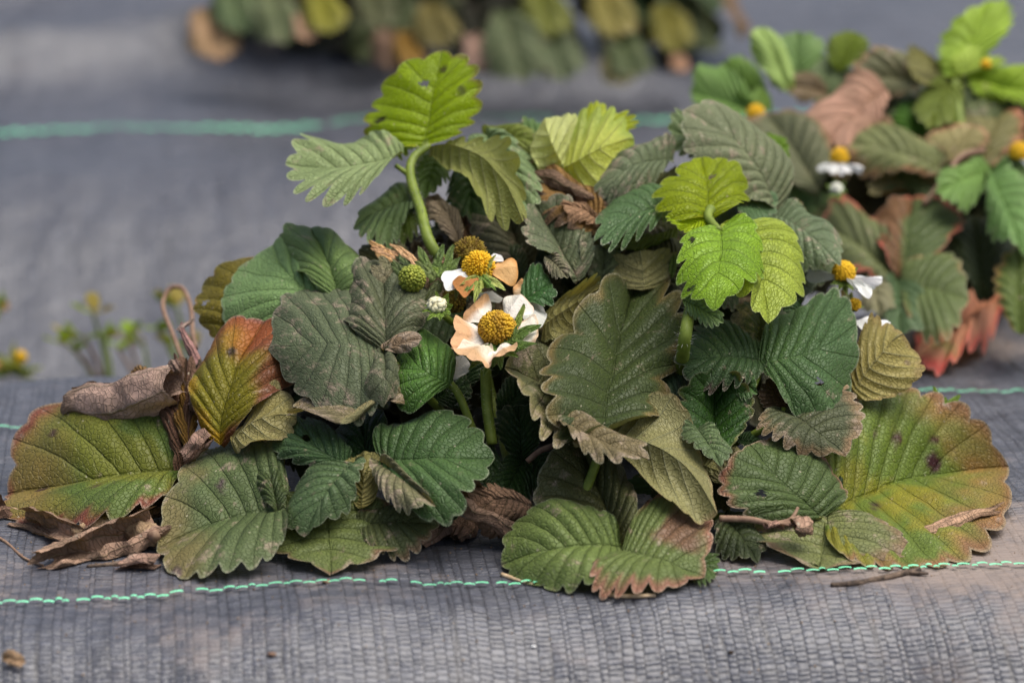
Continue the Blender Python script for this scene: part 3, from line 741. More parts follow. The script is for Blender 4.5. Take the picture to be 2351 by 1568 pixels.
Lf((1960, 900, .2), (2075, 765, -1), (1985, 735, -.5), (2105, 885, -.8), (2020, 815, -.8), col=(.27, .215, .05), under=True, trans=.25, tooth=.09, teeth=8, rim=(.24, .15, .05), dust=0, spots=((.5, .75, .1, (.12, .03, .03)),), label='mustard yellow spotted leaflet behind the glossy one')
Lf((1935, 945, 1.6), (2010, 885, 1.6), (1950, 865, 1.6), (2000, 960, 1.6), col=(.045, .095, .03), teeth=5)
Lf((2000, 900, .5), (2080, 885, 0), (2040, 880, .3), (2040, 905, .3), col=YG, trans=.3)
Lf((1690, 1010, .6), (1760, 1025, .4), (1720, 990, .6), (1730, 1045, .5), col=DG)
Lf((1840, 700, 1.0), (1790, 780, 1.0), (1780, 720, 1.0), (1860, 770, 1.0), col=DG)
# right front
sI = S([(1500, 1180, 4), (1700, 1190, 1), (1885, 1192, -.3)], r0=.0018)
Lf((1884, 1195, -.4), (2318, 1075, .2), (2020, 868, .6), (2140, 1290, 'g', .8), (2090, 1105, 1.6), col=(.13, .185, .040), on=sI, teeth=12, tooth=.07, rim=(.24, .14, .085), rimw=.16, col2=(.22, .22, .035), c2=.35, tipcol=(.25, .17, .07), dust=.04, tdust=.12, base_w=.6, arch=.025, wav=.02, spots=((-.35, .50, .07, (.07, .03, .03)), (-.1, .66, .10, (.06, .015, .03)), (-.3, .70, .05, (.08, .03, .03)), (.2, .30, .06, (.06, .03, .04)), (-.45, .42, .04, (.07, .04, .03))), label='biggest leaflet, green going yellow with a brown rim')
Lf((1888, 1190, -.8), (1722, 1020, -.6), (1665, 1150, -.9), (1895, 1050, -.2), (1790, 1100, -1.2), col=(.075, .115, .045), on=sI, teeth=8, tooth=.07, rim=(.24, .12, .10), rimw=.14, dust=.05, holes=((-.5, .42, .08),), base_w=.9)
Lf((1900, 1185, -.8), (1880, 1310, 'g', .2), (1672, 1215, 'g', 1.2), (2085, 1265, 'g', .4), (1890, 1262, 'g', .8), col=(.15, .175, .075), on=sI, teeth=8, tooth=.09, rim=(.20, .13, .085), rimw=.3, dust=.22, tdust=.3, bite=1, holes=((.62, .80, .07), (-.05, .86, .05), (-.8, .45, .05)), base_w=.9, lift=.0012)
rolled(plant, (2030, 1252, 'g', .3), (2300, 1170, 'g', .8), .003, .004, .6, (.22, .14, .09), name='dry_leaflet', seed=8, crump=.06)
rolled(plant, (2010, 1262, 'g', .4), (2075, 1250, 'g', .5), .003, .002, .7, (.20, .12, .05), name='dry_leaflet', seed=9, crump=.06)
Lf((1890, 1110, .8), (1925, 1020, 1), (1870, 1050, 1), (1960, 1060, 1), col=(.03, .06, .025))
Lf((1900, 1180, .2), (1895, 1060, .4), (1870, 1120, .4), (1940, 1110, .4), col=(.028, .06, .025))
Lf((1660, 1190, .5), (1742, 1292, 'g', .3), (1640, 1255, 'g', 1), (1745, 1215, 'g', 1.2), col=(.04, .06, .02), dust=.1)
# front middle
sJ = S([(1380, 1150, 3), (1420, 1215, .5), (1428, 1258, -.2)], r0=.0015)
Lf((1424, 1255, -.3), (1325, 1010, .4), (1225, 1185, .2), (1440, 1075, .2), (1375, 1130, .6), col=(.085, .095, .040), on=sJ, teeth=9, tooth=.03, dust=.1, base_w=.9)
Lf((1425, 1258, -.6), (1148, 1295, 'g', .4), (1270, 1150, -.2), (1315, 1358, 'g', .3), (1285, 1255, -.9), col=(.135, .19, .065), on=sJ, teeth=9, tooth=.09, dust=.16, base_w=.8)
Lf((1430, 1262, -.9), (1618, 1325, 'g', .8), (1590, 1128, -.4), (1395, 1368, 'g', .5), (1522, 1288, -1.5), col=(.125, .17, .065), on=sJ, teeth=10, tooth=.13, rim=(.27, .14, .12), rimw=.3, col2=(.16, .10, .075), c2=.25, dust=.12, tdust=.15, base_w=1.0, label='round leaflet with pink purple teeth lying at the very front')
Lf((1430, 1268, -1.0), (1360, 1300, 'g', 1.0), (1350, 1262, -.6), (1420, 1335, 'g', .8), col=(.13, .15, .065), on=sJ, teeth=5, rim=(.22, .12, .10), dust=.15)
Lf((1560, 1285, 0), (1650, 1310, 'g', .2), (1625, 1262, 0), (1600, 1345, 'g', .3), col=(.06, .11, .03), tooth=.18)
# left: dusty pair, pale green, orange leaf
sK = S([(1030, 960, 2.5), (930, 860, -.2), (880, 810, -.8)], r0=.0014)
Lf((880, 812, -.8), (614, 800, -.6), (735, 628, .2), (800, 950, -1.6), (745, 790, -1.6), col=(.085, .115, .070), on=sK, teeth=10, tooth=.08, dust=.26, tdust=.25, base_w=.8, arch=.04, label='broad dusty grey green leaflet')
Lf((880, 808, -.8), (880, 605, 0), (782, 705, -.4), (988, 705, -.4), (885, 720, -1.2), col=(.080, .098, .058), on=sK, teeth=8, tooth=.08, dust=.24, tdust=.2, base_w=.7)
Lf((882, 812, -1.0), (878, 935, -1.8), (838, 880, -1.4), (922, 860, -1.2), (885, 870, -2.0), col=(.085, .105, .065), on=sK, teeth=6, tooth=.06, dust=.3)
Lf((878, 806, -1.0), (970, 778, -1.6), (925, 765, -1.2), (930, 808, -1.4), col=(.20, .13, .09), on=sK, teeth=5, tooth=.04, dust=.6)
Lf((878, 880, .2), (770, 972, -1.8), (665, 930, -.8), (960, 905, -.8), (830, 955, -1.4), col=(.15, .13, .075), teeth=9, tooth=.12, rim=(.24, .18, .11), rimw=.4, dust=.35, tdust=.3)
Lf((935, 830, -.4), (915, 910, -.9), (890, 880, -.6), (950, 885, -.6), col=(.16, .15, .08), dust=.3, teeth=6)
Lf((790, 700, .4), (622, 565, 1.2), (540, 742, .4), (735, 585, 1.2), (690, 650, .2), col=(.15, .24, .12), teeth=8, tooth=.05, dust=.05, arch=.06, label='pale green pleated leaflet')
Lf((775, 690, .2), (716, 525, 1.2), (655, 610, 1), (850, 625, .6), (755, 610, .2), col=(.13, .20, .085), teeth=8, tooth=.07, dust=.05)
Lf((600, 810, 2.0), (585, 588, 1.4), (438, 720, 1.4), (665, 690, 2.0), col=(.165, .145, .022), trans=.3, teeth=9, tooth=.07, dust=-.05, rim=(.22, .13, .05), rimw=.06, holes=((-.72, .55, .05),), label='olive leaflet at the back left, scalloped edge')
Lf((505, 1022, -.4), (605, 735, .2), (440, 860, -.2), (698, 850, .4), (535, 880, -.6), col=(.27, .185, .012), teeth=9, tooth=.06, side=(1, (.17, .075, .045)), tipcol=(.26, .09, .035), rim=(.20, .07, .06), rimw=.08, trans=.22, dust=-.02, col2=(.18, .17, .015), c2=.25, spots=((-.2, .70, .10, (.05, .03, .015)),), label='yellow and rust red autumn leaflet')
Lf((530, 1015, -.8), (680, 955, -.6), (612, 880, -.4), (610, 1012, -1.2), (600, 960, -1.0), col=(.19, .15, .04), under=True, trans=.2, rim=(.22, .16, .11), rimw=.2, wav=.06, teeth=6)
Lf((680, 940, .2), (590, 1000, -.6), (640, 940, 0), (640, 1000, -.3), col=(.13, .11, .05), dust=.2)
Lf((1035, 880, -.6), (925, 795, -.2), (1010, 775, -.4), (920, 935, -.8), (975, 852, -1.2), col=(.085, .17, .050), teeth=7, tooth=.02, dust=-.05, base_w=.8, label='small smooth bright green leaflet')
# left front
Lf((432, 1082, .6), (15, 1135, -.8), (230, 905, .6), (170, 1235, 'g', .3), (240, 1095, -.6), col=(.105, .155, .042), teeth=8, tooth=.10, rim=(.20, .07, .055), rimw=.13, tipcol=(.21, .16, .06), col2=(.15, .17, .035), c2=.3, dust=.04, tdust=.15, trans=.15, base_w=.9, spots=((-.45, .76, .06, (.09, .05, .05)), (.06, .82, .08, (.06, .03, .04)), (-.62, .62, .05, (.12, .03, .03)), (.3, .5, .05, (.09, .06, .05))), label='wide flat green leaflet with reddish scalloped edge')
Lf((650, 1030, .2), (285, 1145, -.2), (470, 1015, .4), (450, 1100, -.2), col=(.20, .165, .045), under=True, trans=.2, rim=(.2, .12, .08), rimw=.25, wav=.05)
sL = S([(820, 1100, 2.5), (720, 1140, .6), (655, 1165, -.2)], r0=.0014)
Lf((660, 1165, -.5), (360, 1262, 'g', .5), (520, 990, .6), (530, 1335, 'g', .3), (510, 1195, -.9), col=(.085, .125, .052), on=sL, teeth=9, tooth=.08, dust=.2, tdust=.2, tipcol=(.17, .15, .07), base_w=.9, spots=((-.30, .52, .08, (.06, .035, .05)), (.62, .93, .12, (.07, .03, .06))), label='broad dusty leaflet resting on the cloth')
Lf((740, 1160, -.4), (755, 1318, 'g', .4), (580, 1225, 'g', 1.6), (960, 1235, 'g', 1.6), (755, 1250, -.6), col=(.110, .145, .050), on=sL, teeth=8, tooth=.15, base_w=.85, rim=(.17, .10, .07), rimw=.12, dust=.16, tdust=.15)
Lf((820, 1205, 0), (1010, 1205, .4), (905, 1160, .6), (890, 1290, 'g', .4), col=(.075, .095, .035), on=sL, rim=(.15, .10, .07), rimw=.2, dust=.2)
Lf((640, 1180, -.7), (610, 1060, -.2), (590, 1130, -.5), (665, 1120, -.2), col=(.055, .085, .03), dust=.1)
sM = S([(900, 1130, 2.5), (850, 1090, .5), (812, 1062, -.2)], r0=.0013)
Lf((812, 1062, -.6), (700, 1232, -1.2), (660, 1140, -.6), (818, 1135, -1.0), (745, 1135, -1.5), col=(.070, .120, .060), on=sM, teeth=9, tooth=.09, dust=.12, base_w=.75)
Lf((805, 1065, -.3), (648, 970, -.2), (760, 985, .2), (665, 1068, -.6), (735, 1030, -.8), col=(.050, .100, .046), on=sM, teeth=8, tooth=.09, dust=.06, holes=((-.05, .68, .1),))
Lf((830, 1165, -.4), (836, 1036, -.6), (795, 1095, -.4), (875, 1085, -.4), col=(.20, .165, .04), on=sM, under=True, trans=.25, tooth=.02)
Lf((850, 1130, .6), (830, 955, 1.0), (755, 1050, .8), (898, 1005, .8), col=(.022, .060, .022), on=sM, tooth=.02, dust=-.1)
sN = S([(1000, 1100, 3), (920, 1070, .8), (872, 1052, 0)], r0=.0013)
Lf((868, 1055, -.1), (1135, 1050, -.9), (990, 945, .2), (1010, 1185, -1.4), (995, 1055, -.9), col=(.065, .125, .050), on=sN, teeth=9, tooth=.10, dust=.06, tdust=.1, base_w=.8, label='fresh dark green leaflet with fine saw teeth')
Lf((875, 1060, -.4), (1000, 1165, -1.6), (930, 1080, -1.0), (880, 1145, -1.2), col=(.15, .15, .09), on=sN, dust=.4, tooth=.12)
# leaves deep in the mound, their shade painted in as near-black green
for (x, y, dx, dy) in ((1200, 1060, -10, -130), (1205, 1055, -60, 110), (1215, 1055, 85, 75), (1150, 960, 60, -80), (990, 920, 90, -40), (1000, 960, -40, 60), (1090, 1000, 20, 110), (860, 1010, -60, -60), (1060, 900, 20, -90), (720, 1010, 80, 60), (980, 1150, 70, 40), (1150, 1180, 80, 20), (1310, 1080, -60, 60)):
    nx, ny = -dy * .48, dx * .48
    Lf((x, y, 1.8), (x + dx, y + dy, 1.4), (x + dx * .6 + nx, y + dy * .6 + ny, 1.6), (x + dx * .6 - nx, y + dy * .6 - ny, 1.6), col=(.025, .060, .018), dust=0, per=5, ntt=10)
S([(1130, 1020, 1), (1118, 930, .4), (1115, 850, 0)], r0=.0019, mat=M_STALK, hairs=60, name='flower_stalk')
S([(1090, 1000, 1), (1055, 910, 0), (1030, 878, -.4)], r0=.0014, hairs=60)
S([(1210, 1060, .8), (1240, 1035, .6), (1280, 1020, .6)], r0=.001, mat=M_STALKB)
S([(1180, 1120, 3), (1080, 700, 4), (1070, 640, 3)], r0=.0016)

# inner foliage that fills the mound, mostly hidden
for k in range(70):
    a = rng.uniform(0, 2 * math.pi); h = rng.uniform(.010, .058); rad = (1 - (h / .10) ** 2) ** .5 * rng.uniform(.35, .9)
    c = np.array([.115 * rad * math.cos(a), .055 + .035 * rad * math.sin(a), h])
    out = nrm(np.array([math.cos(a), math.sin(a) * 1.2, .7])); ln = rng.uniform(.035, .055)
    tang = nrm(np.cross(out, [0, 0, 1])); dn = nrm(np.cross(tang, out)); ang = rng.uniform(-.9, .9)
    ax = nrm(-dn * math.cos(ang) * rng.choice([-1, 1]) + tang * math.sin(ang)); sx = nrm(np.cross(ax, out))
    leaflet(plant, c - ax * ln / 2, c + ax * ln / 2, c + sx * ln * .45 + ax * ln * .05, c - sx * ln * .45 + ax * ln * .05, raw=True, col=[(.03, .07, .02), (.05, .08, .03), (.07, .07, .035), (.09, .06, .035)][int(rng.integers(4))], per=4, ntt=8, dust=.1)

# shaded leaves behind the upper canopy
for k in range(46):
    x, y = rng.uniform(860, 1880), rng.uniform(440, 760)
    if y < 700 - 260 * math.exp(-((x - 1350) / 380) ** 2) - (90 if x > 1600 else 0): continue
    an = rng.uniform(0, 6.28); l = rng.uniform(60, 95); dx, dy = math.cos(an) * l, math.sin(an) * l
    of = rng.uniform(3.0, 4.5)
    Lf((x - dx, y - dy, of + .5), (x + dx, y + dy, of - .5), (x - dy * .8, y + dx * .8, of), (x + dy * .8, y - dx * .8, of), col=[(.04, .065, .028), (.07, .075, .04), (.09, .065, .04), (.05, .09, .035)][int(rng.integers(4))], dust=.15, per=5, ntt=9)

for (x, y, dx, dy, of, c) in ((1680, 560, -50, -70, 2.2, (.05, .08, .03)), (1720, 600, 70, -40, 2.4, (.06, .09, .04)), (1560, 560, 60, 50, 2.2, (.06, .07, .035)), (1640, 640, -40, 70, 1.8, (.045, .075, .03)), (880, 600, -60, 10, 1.8, (.12, .12, .07)), (1800, 640, 40, 60, 2.4, (.045, .075, .03)), (720, 1040, 70, 40, 1.6, (.03, .055, .02)), (640, 1000, 60, 50, 2.2, (.05, .04, .025)), (1640, 1100, 60, 60, 1.2, (.05, .05, .025)), (1560, 1160, 60, 40, 1.2, (.03, .05, .02))):
    Lf((x - dx, y - dy, of), (x + dx, y + dy, of), (x - dy * .9, y + dx * .9, of), (x + dy * .9, y - dx * .9, of), col=c, per=5, ntt=9)
# withered leaves of the left side
rolled(plant, (165, 935, -.6), (412, 880, -.8), .0085, .0105, 1.35, (.24, .165, .13), seed=21, crump=.10, start=2.2, frill=.10, dust=.15)
rolled(plant, (395, 850, -1.2), (412, 838, -1.2), .0035, .003, 1.6, (.15, .10, .08), seed=22, crump=.04)
Lf((425, 1090, .2), (420, 830, .4), (372, 930, .4), (470, 920, .4), col=(.07, .035, .022), mat=M_DRY, crump=.05, name='dry_leaf')
Lf((440, 1050, 0), (452, 835, .8), (405, 900, .8), (480, 900, .8), col=(.14, .075, .015), mat=M_DRY, crump=.03, tooth=.15, tipcol=(.03, .02, .015), name='dry_leaf')
Lf((360, 880, .8), (300, 868, 1.0), (330, 840, .8), (340, 890, 1), col=(.14, .08, .03), mat=M_DRY, crump=.05, name='dry_leaf')
rolled(plant, (415, 1050, -.8), (490, 1000, -.8), .004, .0045, .9, (.16, .10, .075), seed=23, crump=.08)
rolled(plant, (440, 930, -.4), (462, 915, -.4), .003, .0035, 1.2, (.10, .06, .05), seed=24, crump=.08)
rolled(plant, (465, 870, 1), (415, 745, 1.2), .0026, .0012, .8, (.20, .11, .10), seed=25, crump=.05, frill=.05)
rolled(plant, (410, 760, 1.2), (440, 728, 1.2), .0014, .001, .7, (.30, .22, .18), seed=26, crump=.04)
S([(420, 830, 5), (398, 770, 7), (374, 705, 8), (388, 665, 8), (418, 662, 8), (438, 705, 8), (442, 760, 7), (450, 800, 5)], r0=.0009, mat=M_STALKB, name='runner', label='thin brown runner curled into a loop')
rolled(plant, (1068, 1135, -.2), (1215, 1225, 'g', 1.2), .007, .0075, .8, (.19, .12, .085), seed=31, crump=.10, start=1.5)
Lf((1222, 1160, .4), (1075, 1130, -.2), (1150, 1110, 0), (1140, 1235, 'g', .8), col=(.16, .095, .06), mat=M_DRY, crump=.05, name='dry_leaf')
rolled(plant, (958, 1255, 'g', .4), (1060, 1200, 'g', .8), .004, .005, .8, (.15, .095, .07), seed=32, crump=.10)
rolled(plant, (1040, 1240, 'g', .4), (1085, 1200, 'g', .8), .003, .004, .7, (.13, .08, .06), seed=33, crump=.10)
for k, (x, y, o_, sz, c) in enumerate(((1000, 480, 2, 60, (.20, .14, .08)), (1060, 520, 2.2, 70, (.13, .07, .04)), (1020, 500, 1.4, 60, (.22, .17, .11)), (1110, 430, 2.6, 60, (.10, .05, .03)))):
    Lf((x + 40, y + sz, o_), (x - 10, y - sz * .6, o_), (x - sz * .5, y + 10, o_), (x + sz * .6, y, o_), col=c, mat=M_DRY, crump=.04, name='dry_leaf', per=5, ntt=10)

# ------------------------------------------------------------------ flowers of the main plant
def core(parent_name, x, y, off, axis_px, rad_px, h_px, mat, knobs, label=None, kr=.00055, kl=.0011, seed=1, name='receptacle', parent=None):
    c = C3((x, y, off)); ax = RGT * axis_px[0] - UPV * axis_px[1] - FWD * axis_px[2]
    me = knobby(parent_name, c, ax, rad_px / PX, h_px / PX, mat, knobs, kr, kl, seed=seed)
    o = link(parent_name, me, parent or plant)
    if label: o['label'] = label
    return o
# lower flower
f1 = core('flower', 1143, 760, -1.6, (-.35, -.60, .70), 36, 43, M_OCH, 420, 'open flower with cream and tan shrivelled petals', seed=2)
petal(f1, (1125, 780, -1.3), (1045, 762, -2.0), (1070, 720, -1.6), (1060, 800, -2.0), col=(.84, .77, .67), tipcol=(.64, .38, .20), wav=.09, crump=.045, widen=.98, base_w=.38, ntt=14, per=8)
petal(f1, (1120, 740, -1.2), (1085, 700, -1.4), (1130, 680, -1.2), (1072, 735, -1.4), col=(.84, .77, .66), tipcol=(.62, .36, .18), wav=.08, crump=.03, widen=.98, base_w=.38, ntt=14, per=8)
petal(f1, (1160, 735, -1.2), (1196, 676, -1.6), (1150, 690, -1.2), (1212, 720, -1.6), col=(.82, .77, .68), rim=(.74, .55, .38), rimw=.15, wav=.07, crump=.022, widen=.98, base_w=.38, ntt=14, per=8)
petal(f1, (1175, 768, -1.4), (1235, 752, -1.8), (1210, 720, -1.5), (1212, 785, -2.0), col=(.82, .77, .66), rim=(.72, .52, .34), rimw=.3, wav=.07, crump=.022, widen=.98, base_w=.38, ntt=14, per=8)
petal(f1, (1150, 795, -1.8), (1165, 808, -3.0), (1185, 780, -2.4), (1115, 815, -2.8), col=(.82, .74, .62), tipcol=(.64, .40, .22), wav=.08, crump=.03, widen=1.0, base_w=.6, ntt=14, per=8)
petal(f1, (1125, 790, -1.7), (1070, 815, -2.6), (1050, 780, -2.2), (1130, 818, -2.8), col=(.82, .70, .55), tipcol=(.64, .40, .22), wav=.09, crump=.05, widen=1.0, base_w=.6, ntt=14, per=8)
petal(f1, (1190, 690, -.6), (1252, 735, -.4), (1240, 690, -.2), (1215, 740, -.8), col=(.62, .62, .56), wav=.05, widen=.98, base_w=.38, ntt=14, per=8)
petal(f1, (1200, 690, -.2), (1198, 640, -.2), (1180, 668, -.2), (1228, 672, -.2), col=(.78, .60, .38), tipcol=(.62, .36, .16), crump=.04, widen=.98, base_w=.38, ntt=14, per=8)
petal(f1, (1100, 690, -.2), (1130, 668, 0), (1095, 672, 0), (1148, 690, 0), col=(.66, .66, .60), widen=.98, base_w=.38, ntt=14, per=8)
for (tx, ty) in ((1075, 850), (1110, 862), (1150, 850), (1190, 820), (1235, 790), (1245, 745), (1045, 815), (1080, 838), (1130, 845)):
    sepal(f1, (1140, 800, -1.4), (tx, ty, -2.2), 16, (.10, .17, .04), dust=.05)
sepal(f1, (1185, 745, -1.6), (1208, 690, -1.4), 8, (.16, .22, .05))
sepal(f1, (1178, 790, -2.0), (1188, 745, -2.2), 7, (.10, .16, .04))
# upper flower
f2 = core('flower', 1099, 615, -1.2, (.05, -.75, .6), 30, 31, M_YEL, 300, 'smaller flower with bright yellow centre and one orange petal', kl=.0014, kr=.0004, seed=3)
petal(f2, (1080, 622, -1.2), (1018, 648, -1.8), (1035, 612, -1.4), (1050, 655, -1.8), col=WH, wav=.03)
petal(f2, (1125, 622, -1.2), (1188, 612, -1.6), (1160, 588, -1.2), (1165, 650, -1.6), col=(.66, .40, .17), rim=(.56, .28, .09), rimw=.3, crump=.02)
petal(f2, (1118, 598, -1.0), (1152, 588, -1.2), (1130, 582, -1.1), (1145, 600, -1.2), col=WH)
petal(f2, (1095, 640, -1.6), (1045, 665, -2.0), (1050, 630, -1.8), (1085, 665, -2.2), col=(.42, .18, .06), crump=.06)
for (tx, ty, wd, c) in ((1090, 695, 14, (.30, .36, .13)), (1162, 668, 13, (.36, .42, .18)), (1140, 668, 10, (.17, .28, .08)), (1060, 680, 12, (.15, .22, .07)), (1140, 585, 9, (.33, .38, .14)), (1055, 655, 10, (.33, .36, .15))):
    sepal(f2, (1103, 634, -1.2), (tx, ty, -2.0), wd, c)
f3 = core('withered_flower', 1078, 580, -.6, (0, -.8, .5), 30, 26, M_DKC, 220, kl=.0016, kr=.0003, seed=4)
f4 = core('young_fruit', 946, 640, -1.4, (.2, -.3, .9), 27, 32, M_GRC, 150, 'small lime green unripe fruit', kr=.0007, kl=.0007, seed=5)
f5 = core('young_fruit', 1042, 690, .2, (.1, -.2, .9), 22, 26, M_DKC, 120, kr=.0005, kl=.0012, seed=6)
# bud
bud = core('flower_bud', 1003, 705, -1.6, (-.35, -.25, .9), 19, 24, simple_mat('bud_cream', (.55, .52, .32), (.68, .64, .45), 400, .6), 30, 'closed cream bud wrapped in green sepals', kr=.0014, kl=.0006)
for (tx, ty, wd) in ((975, 700, 9), (985, 685, 9), (1000, 668, 10), (1030, 672, 11), (1040, 700, 12), (1035, 722, 12), (1010, 738, 13), (980, 735, 11), (968, 715, 9)):
    sepal(bud, (1015, 712, -1.2), (tx, ty, -2.0), wd, (.17, .26, .06))
stalk(bud, [(1060, 735, .5), (1040, 740, -.4), (1015, 720, -1.2)], r0=.0012, mat=M_STALK)
# spent sepals and scraps above the bud
for (bx, by, tx, ty, wd, c, dry) in ((935, 640, 895, 598, 14, (.09, .13, .05), 0), (940, 620, 915, 578, 12, (.12, .17, .08), 0), (960, 610, 890, 560, 12, (.48, .30, .16), 1), (920, 590, 850, 570, 14, (.40, .24, .13), 1), (900, 600, 845, 555, 12, (.46, .27, .12), 1),
                                    (985, 625, 960, 565, 14, (.12, .18, .06), 0), (1000, 615, 1020, 560, 12, (.10, .16, .05), 0), (1010, 640, 1045, 560, 13, (.13, .20, .06), 0), (1020, 630, 1060, 590, 12, (.11, .17, .05), 0), (965, 620, 905, 588, 12, (.05, .08, .03), 0),
                                    (1000, 640, 950, 600, 13, (.15, .2, .08), 0), (1035, 640, 990, 612, 12, (.16, .24, .05), 0), (1010, 650, 975, 690, 13, (.07, .09, .03), 0), (985, 640, 940, 625, 12, (.10, .05, .035), 1), (1030, 615, 1015, 590, 10, (.14, .08, .05), 1), (905, 620, 870, 590, 22, (.17, .17, .12), 0), (890, 640, 850, 610, 20, (.18, .17, .13), 0), (1055, 640, 1045, 690, 10, (.15, .18, .05), 0)):
    sepal(plant, (bx, by, -.8), (tx, ty, -.9), wd, c, mat=M_DRY if dry else None, crump=.06 if dry else .02, name='dry_sepal' if dry else 'sepal', dust=.1)
petal(plant, (1040, 870, .2), (1062, 815, 0), (1020, 840, .2), (1075, 850, .2), col=(.60, .60, .55), name='fallen_petal')
# flowers at the right of the plant
f6 = core('flower', 1937, 628, .4, (.05, -.9, .3), 24, 27, M_YEL, 200, 'white petalled flower leaning out above another at the right side', kl=.0007, seed=8)
for (tx, ty, wd, o_) in ((2002, 664, 17, -1.0), (2026, 640, 15, .4), (1856, 624, 16, .8), (1975, 655, 12, -1.2)):
    l = math.hypot(tx - 1940, ty - 640); nx, ny = -(ty - 640) / l * wd, (tx - 1940) / l * wd
    petal(f6, (1942, 638, .3), (tx, ty, o_), ((1942 + tx * 2) / 3 + nx, (638 + ty * 2) / 3 + ny * .8, o_), ((1942 + tx * 2) / 3 - nx, (638 + ty * 2) / 3 - ny * .8, o_), col=WH if tx > 1900 else (.45, .47, .42))
for (tx, ty) in ((1905, 655), (1925, 668), (1960, 668), (1970, 615)): sepal(f6, (1938, 640, .6), (tx, ty, .6), 9, (.15, .22, .06))
f7 = core('flower', 1915, 706, .2, (0, -.9, .4), 25, 22, M_YEL, 160, 'low flower half hidden behind a dark leaflet at the right side', kl=.0006, seed=9)
petal(f7, (1960, 735, .5), (2045, 740, 0), (2000, 722, .3), (2000, 760, 0), col=WH)
petal(f7, (1905, 712, .6), (1870, 705, .6), (1888, 695, .6), (1890, 722, .6), col=WH)
for (tx, ty, wd, c) in ((1975, 690, 10, (.2, .26, .08)), (1955, 670, 12, (.10, .12, .03)), (1968, 715, 12, (.12, .20, .04)), (1930, 665, 10, (.11, .09, .03)), (1985, 705, 9, (.2, .25, .06))):
    sepal(f7, (1948, 705, .6), (tx, ty, .5), wd, c)
core('pistil_scrap', 1962, 700, .3, (0, -.6, .7), 12, 14, M_YEL, 40, parent=f7, kl=.0006)
S([(1890, 800, 3), (1935, 720, 1.5), (1940, 650, .8)], r0=.0011, name='flower_stalk')
f8 = core('young_fruit', 2195, 960, 1.5, (.6, .5, .6), 26, 32, M_GRC, 150, 'lime green young fruit poking out behind the biggest leaflet', kr=.0007, kl=.0006, seed=12)
for (bx, by, tx, ty, wd) in ((2165, 950, 2140, 885, 12), (2165, 945, 2205, 905, 12), (2160, 955, 2170, 910, 14), (2155, 960, 2130, 930, 11), (2180, 955, 2215, 930, 9), (2150, 955, 2190, 985, 12)):
    sepal(f8, (bx, by, 1.6), (tx, ty, 1.4), wd, (.15, .24, .045), trans=.3)
S([(2020, 1000, 3), (2100, 960, 2.4), (2165, 950, 1.8)], r0=.0012, name='flower_stalk')
# dead flower stalk lying over the right front leaf
tw = S([(1652, 1190, -1.6), (1720, 1192, -1.9), (1780, 1203, -2.0), (1845, 1200, -2.2)], r0=.0011, r1=.0009, mat=M_STALKB, name='dead_flower_stalk', label='brown dead flower stalk lying across green leaflets')
stalk(tw, [(1780, 1202, -2.0), (1815, 1192, -2.1), (1832, 1165, -2.2)], r0=.0009, r1=.0005, mat=M_STALKB, name='dead_twiglet')
rolled(tw, (1830, 1205, -2.3), (1872, 1208, -2.3), .003, .0035, 1.0, (.22, .14, .10), name='dead_calyx', seed=41, crump=.12)
rolled(tw, (1770, 1212, -2.1), (1815, 1215, -2.1), .002, .002, .8, (.20, .12, .09), name='dead_calyx', seed=42, crump=.12)

# ================================================================== THE PLANT TO THE RIGHT, out of focus
DEPTH = right_depth
_save = ground_d
rp = P(2180, 800, 15); ORG = np.array([rp[0], rp[1] + .03, float(ground_xy(rp[0], rp[1] + .03))])
plant = tag(empty('strawberry_plant', ORG), 'blurred strawberry plant behind with white flowers and a pink leaflet at its foot', 'plant', 'strawberry plants on the cloth')
K = dict(per=5, ntt=11, dust=.04, tdust=.08)
def Rf(*a, **k):
    q = dict(K); q.update(k)
    for key in ('col', 'rim'):
        if key in q: q[key] = tuple(min(.7, v * 1.35) for v in q[key])
    if q['dust'] > .2: q['dust'] = .14
    return leaflet(plant, *a, **q)
Rf((2075, 645, 0), (2095, 452, .4), (1995, 540, .2), (2212, 530, .2), col=(.075, .105, .050), side=(-1, (.16, .09, .05)), rim=(.28, .06, .055), rimw=.12, teeth=8, label='round leaflet edged in red')
Rf((2068, 645, .2), (1885, 510, .4), (1990, 480, .4), (1945, 640, .2), col=(.10, .12, .065), rim=(.30, .10, .09), rimw=.22, teeth=8)
Rf((2070, 650, -.4), (2225, 690, -1), (2160, 575, -.4), (2125, 790, -1), col=(.085, .115, .05), teeth=9, rim=(.15, .12, .06), rimw=.12)
Rf((2060, 640, -.2), (2070, 770, -1), (2010, 700, -.6), (2140, 720, -.6), col=(.06, .10, .055), teeth=8)
Rf((2000, 640, -.8), (2020, 725, -1.2), (1975, 690, -1), (2060, 680, -1), col=(.15, .15, .11), teeth=5)
Rf((2310, 690, 'g', 1.5), (2080, 845, 'g', .3), (2180, 710, 'g', 1.5), (2240, 830, 'g', .6), (2190, 765, 'g', 2.0), col=(.42, .23, .19), rim=(.48, .10, .11), rimw=.25, col2=(.32, .27, .15), c2=.2, trans=.25, label='pink red leaflet lying at the foot')
Rf((2320, 690, 'g', 1.8), (2310, 700, 'g', 2.4), (2220, 690, 'g', 2), (2280, 760, 'g', 1.5), col=(.30, .19, .11), rim=(.36, .08, .08), rimw=.25)
Rf((2260, 690, 1.5), (2230, 500, 1.5), (2170, 600, 1.5), (2335, 590, 1.5), col=(.022, .035, .012))
Rf((2345, 770, -1), (2330, 570, -.5), (2275, 680, -.6), (2420, 660, -.6), col=(.085, .12, .04), teeth=9, rim=(.2, .14, .06))
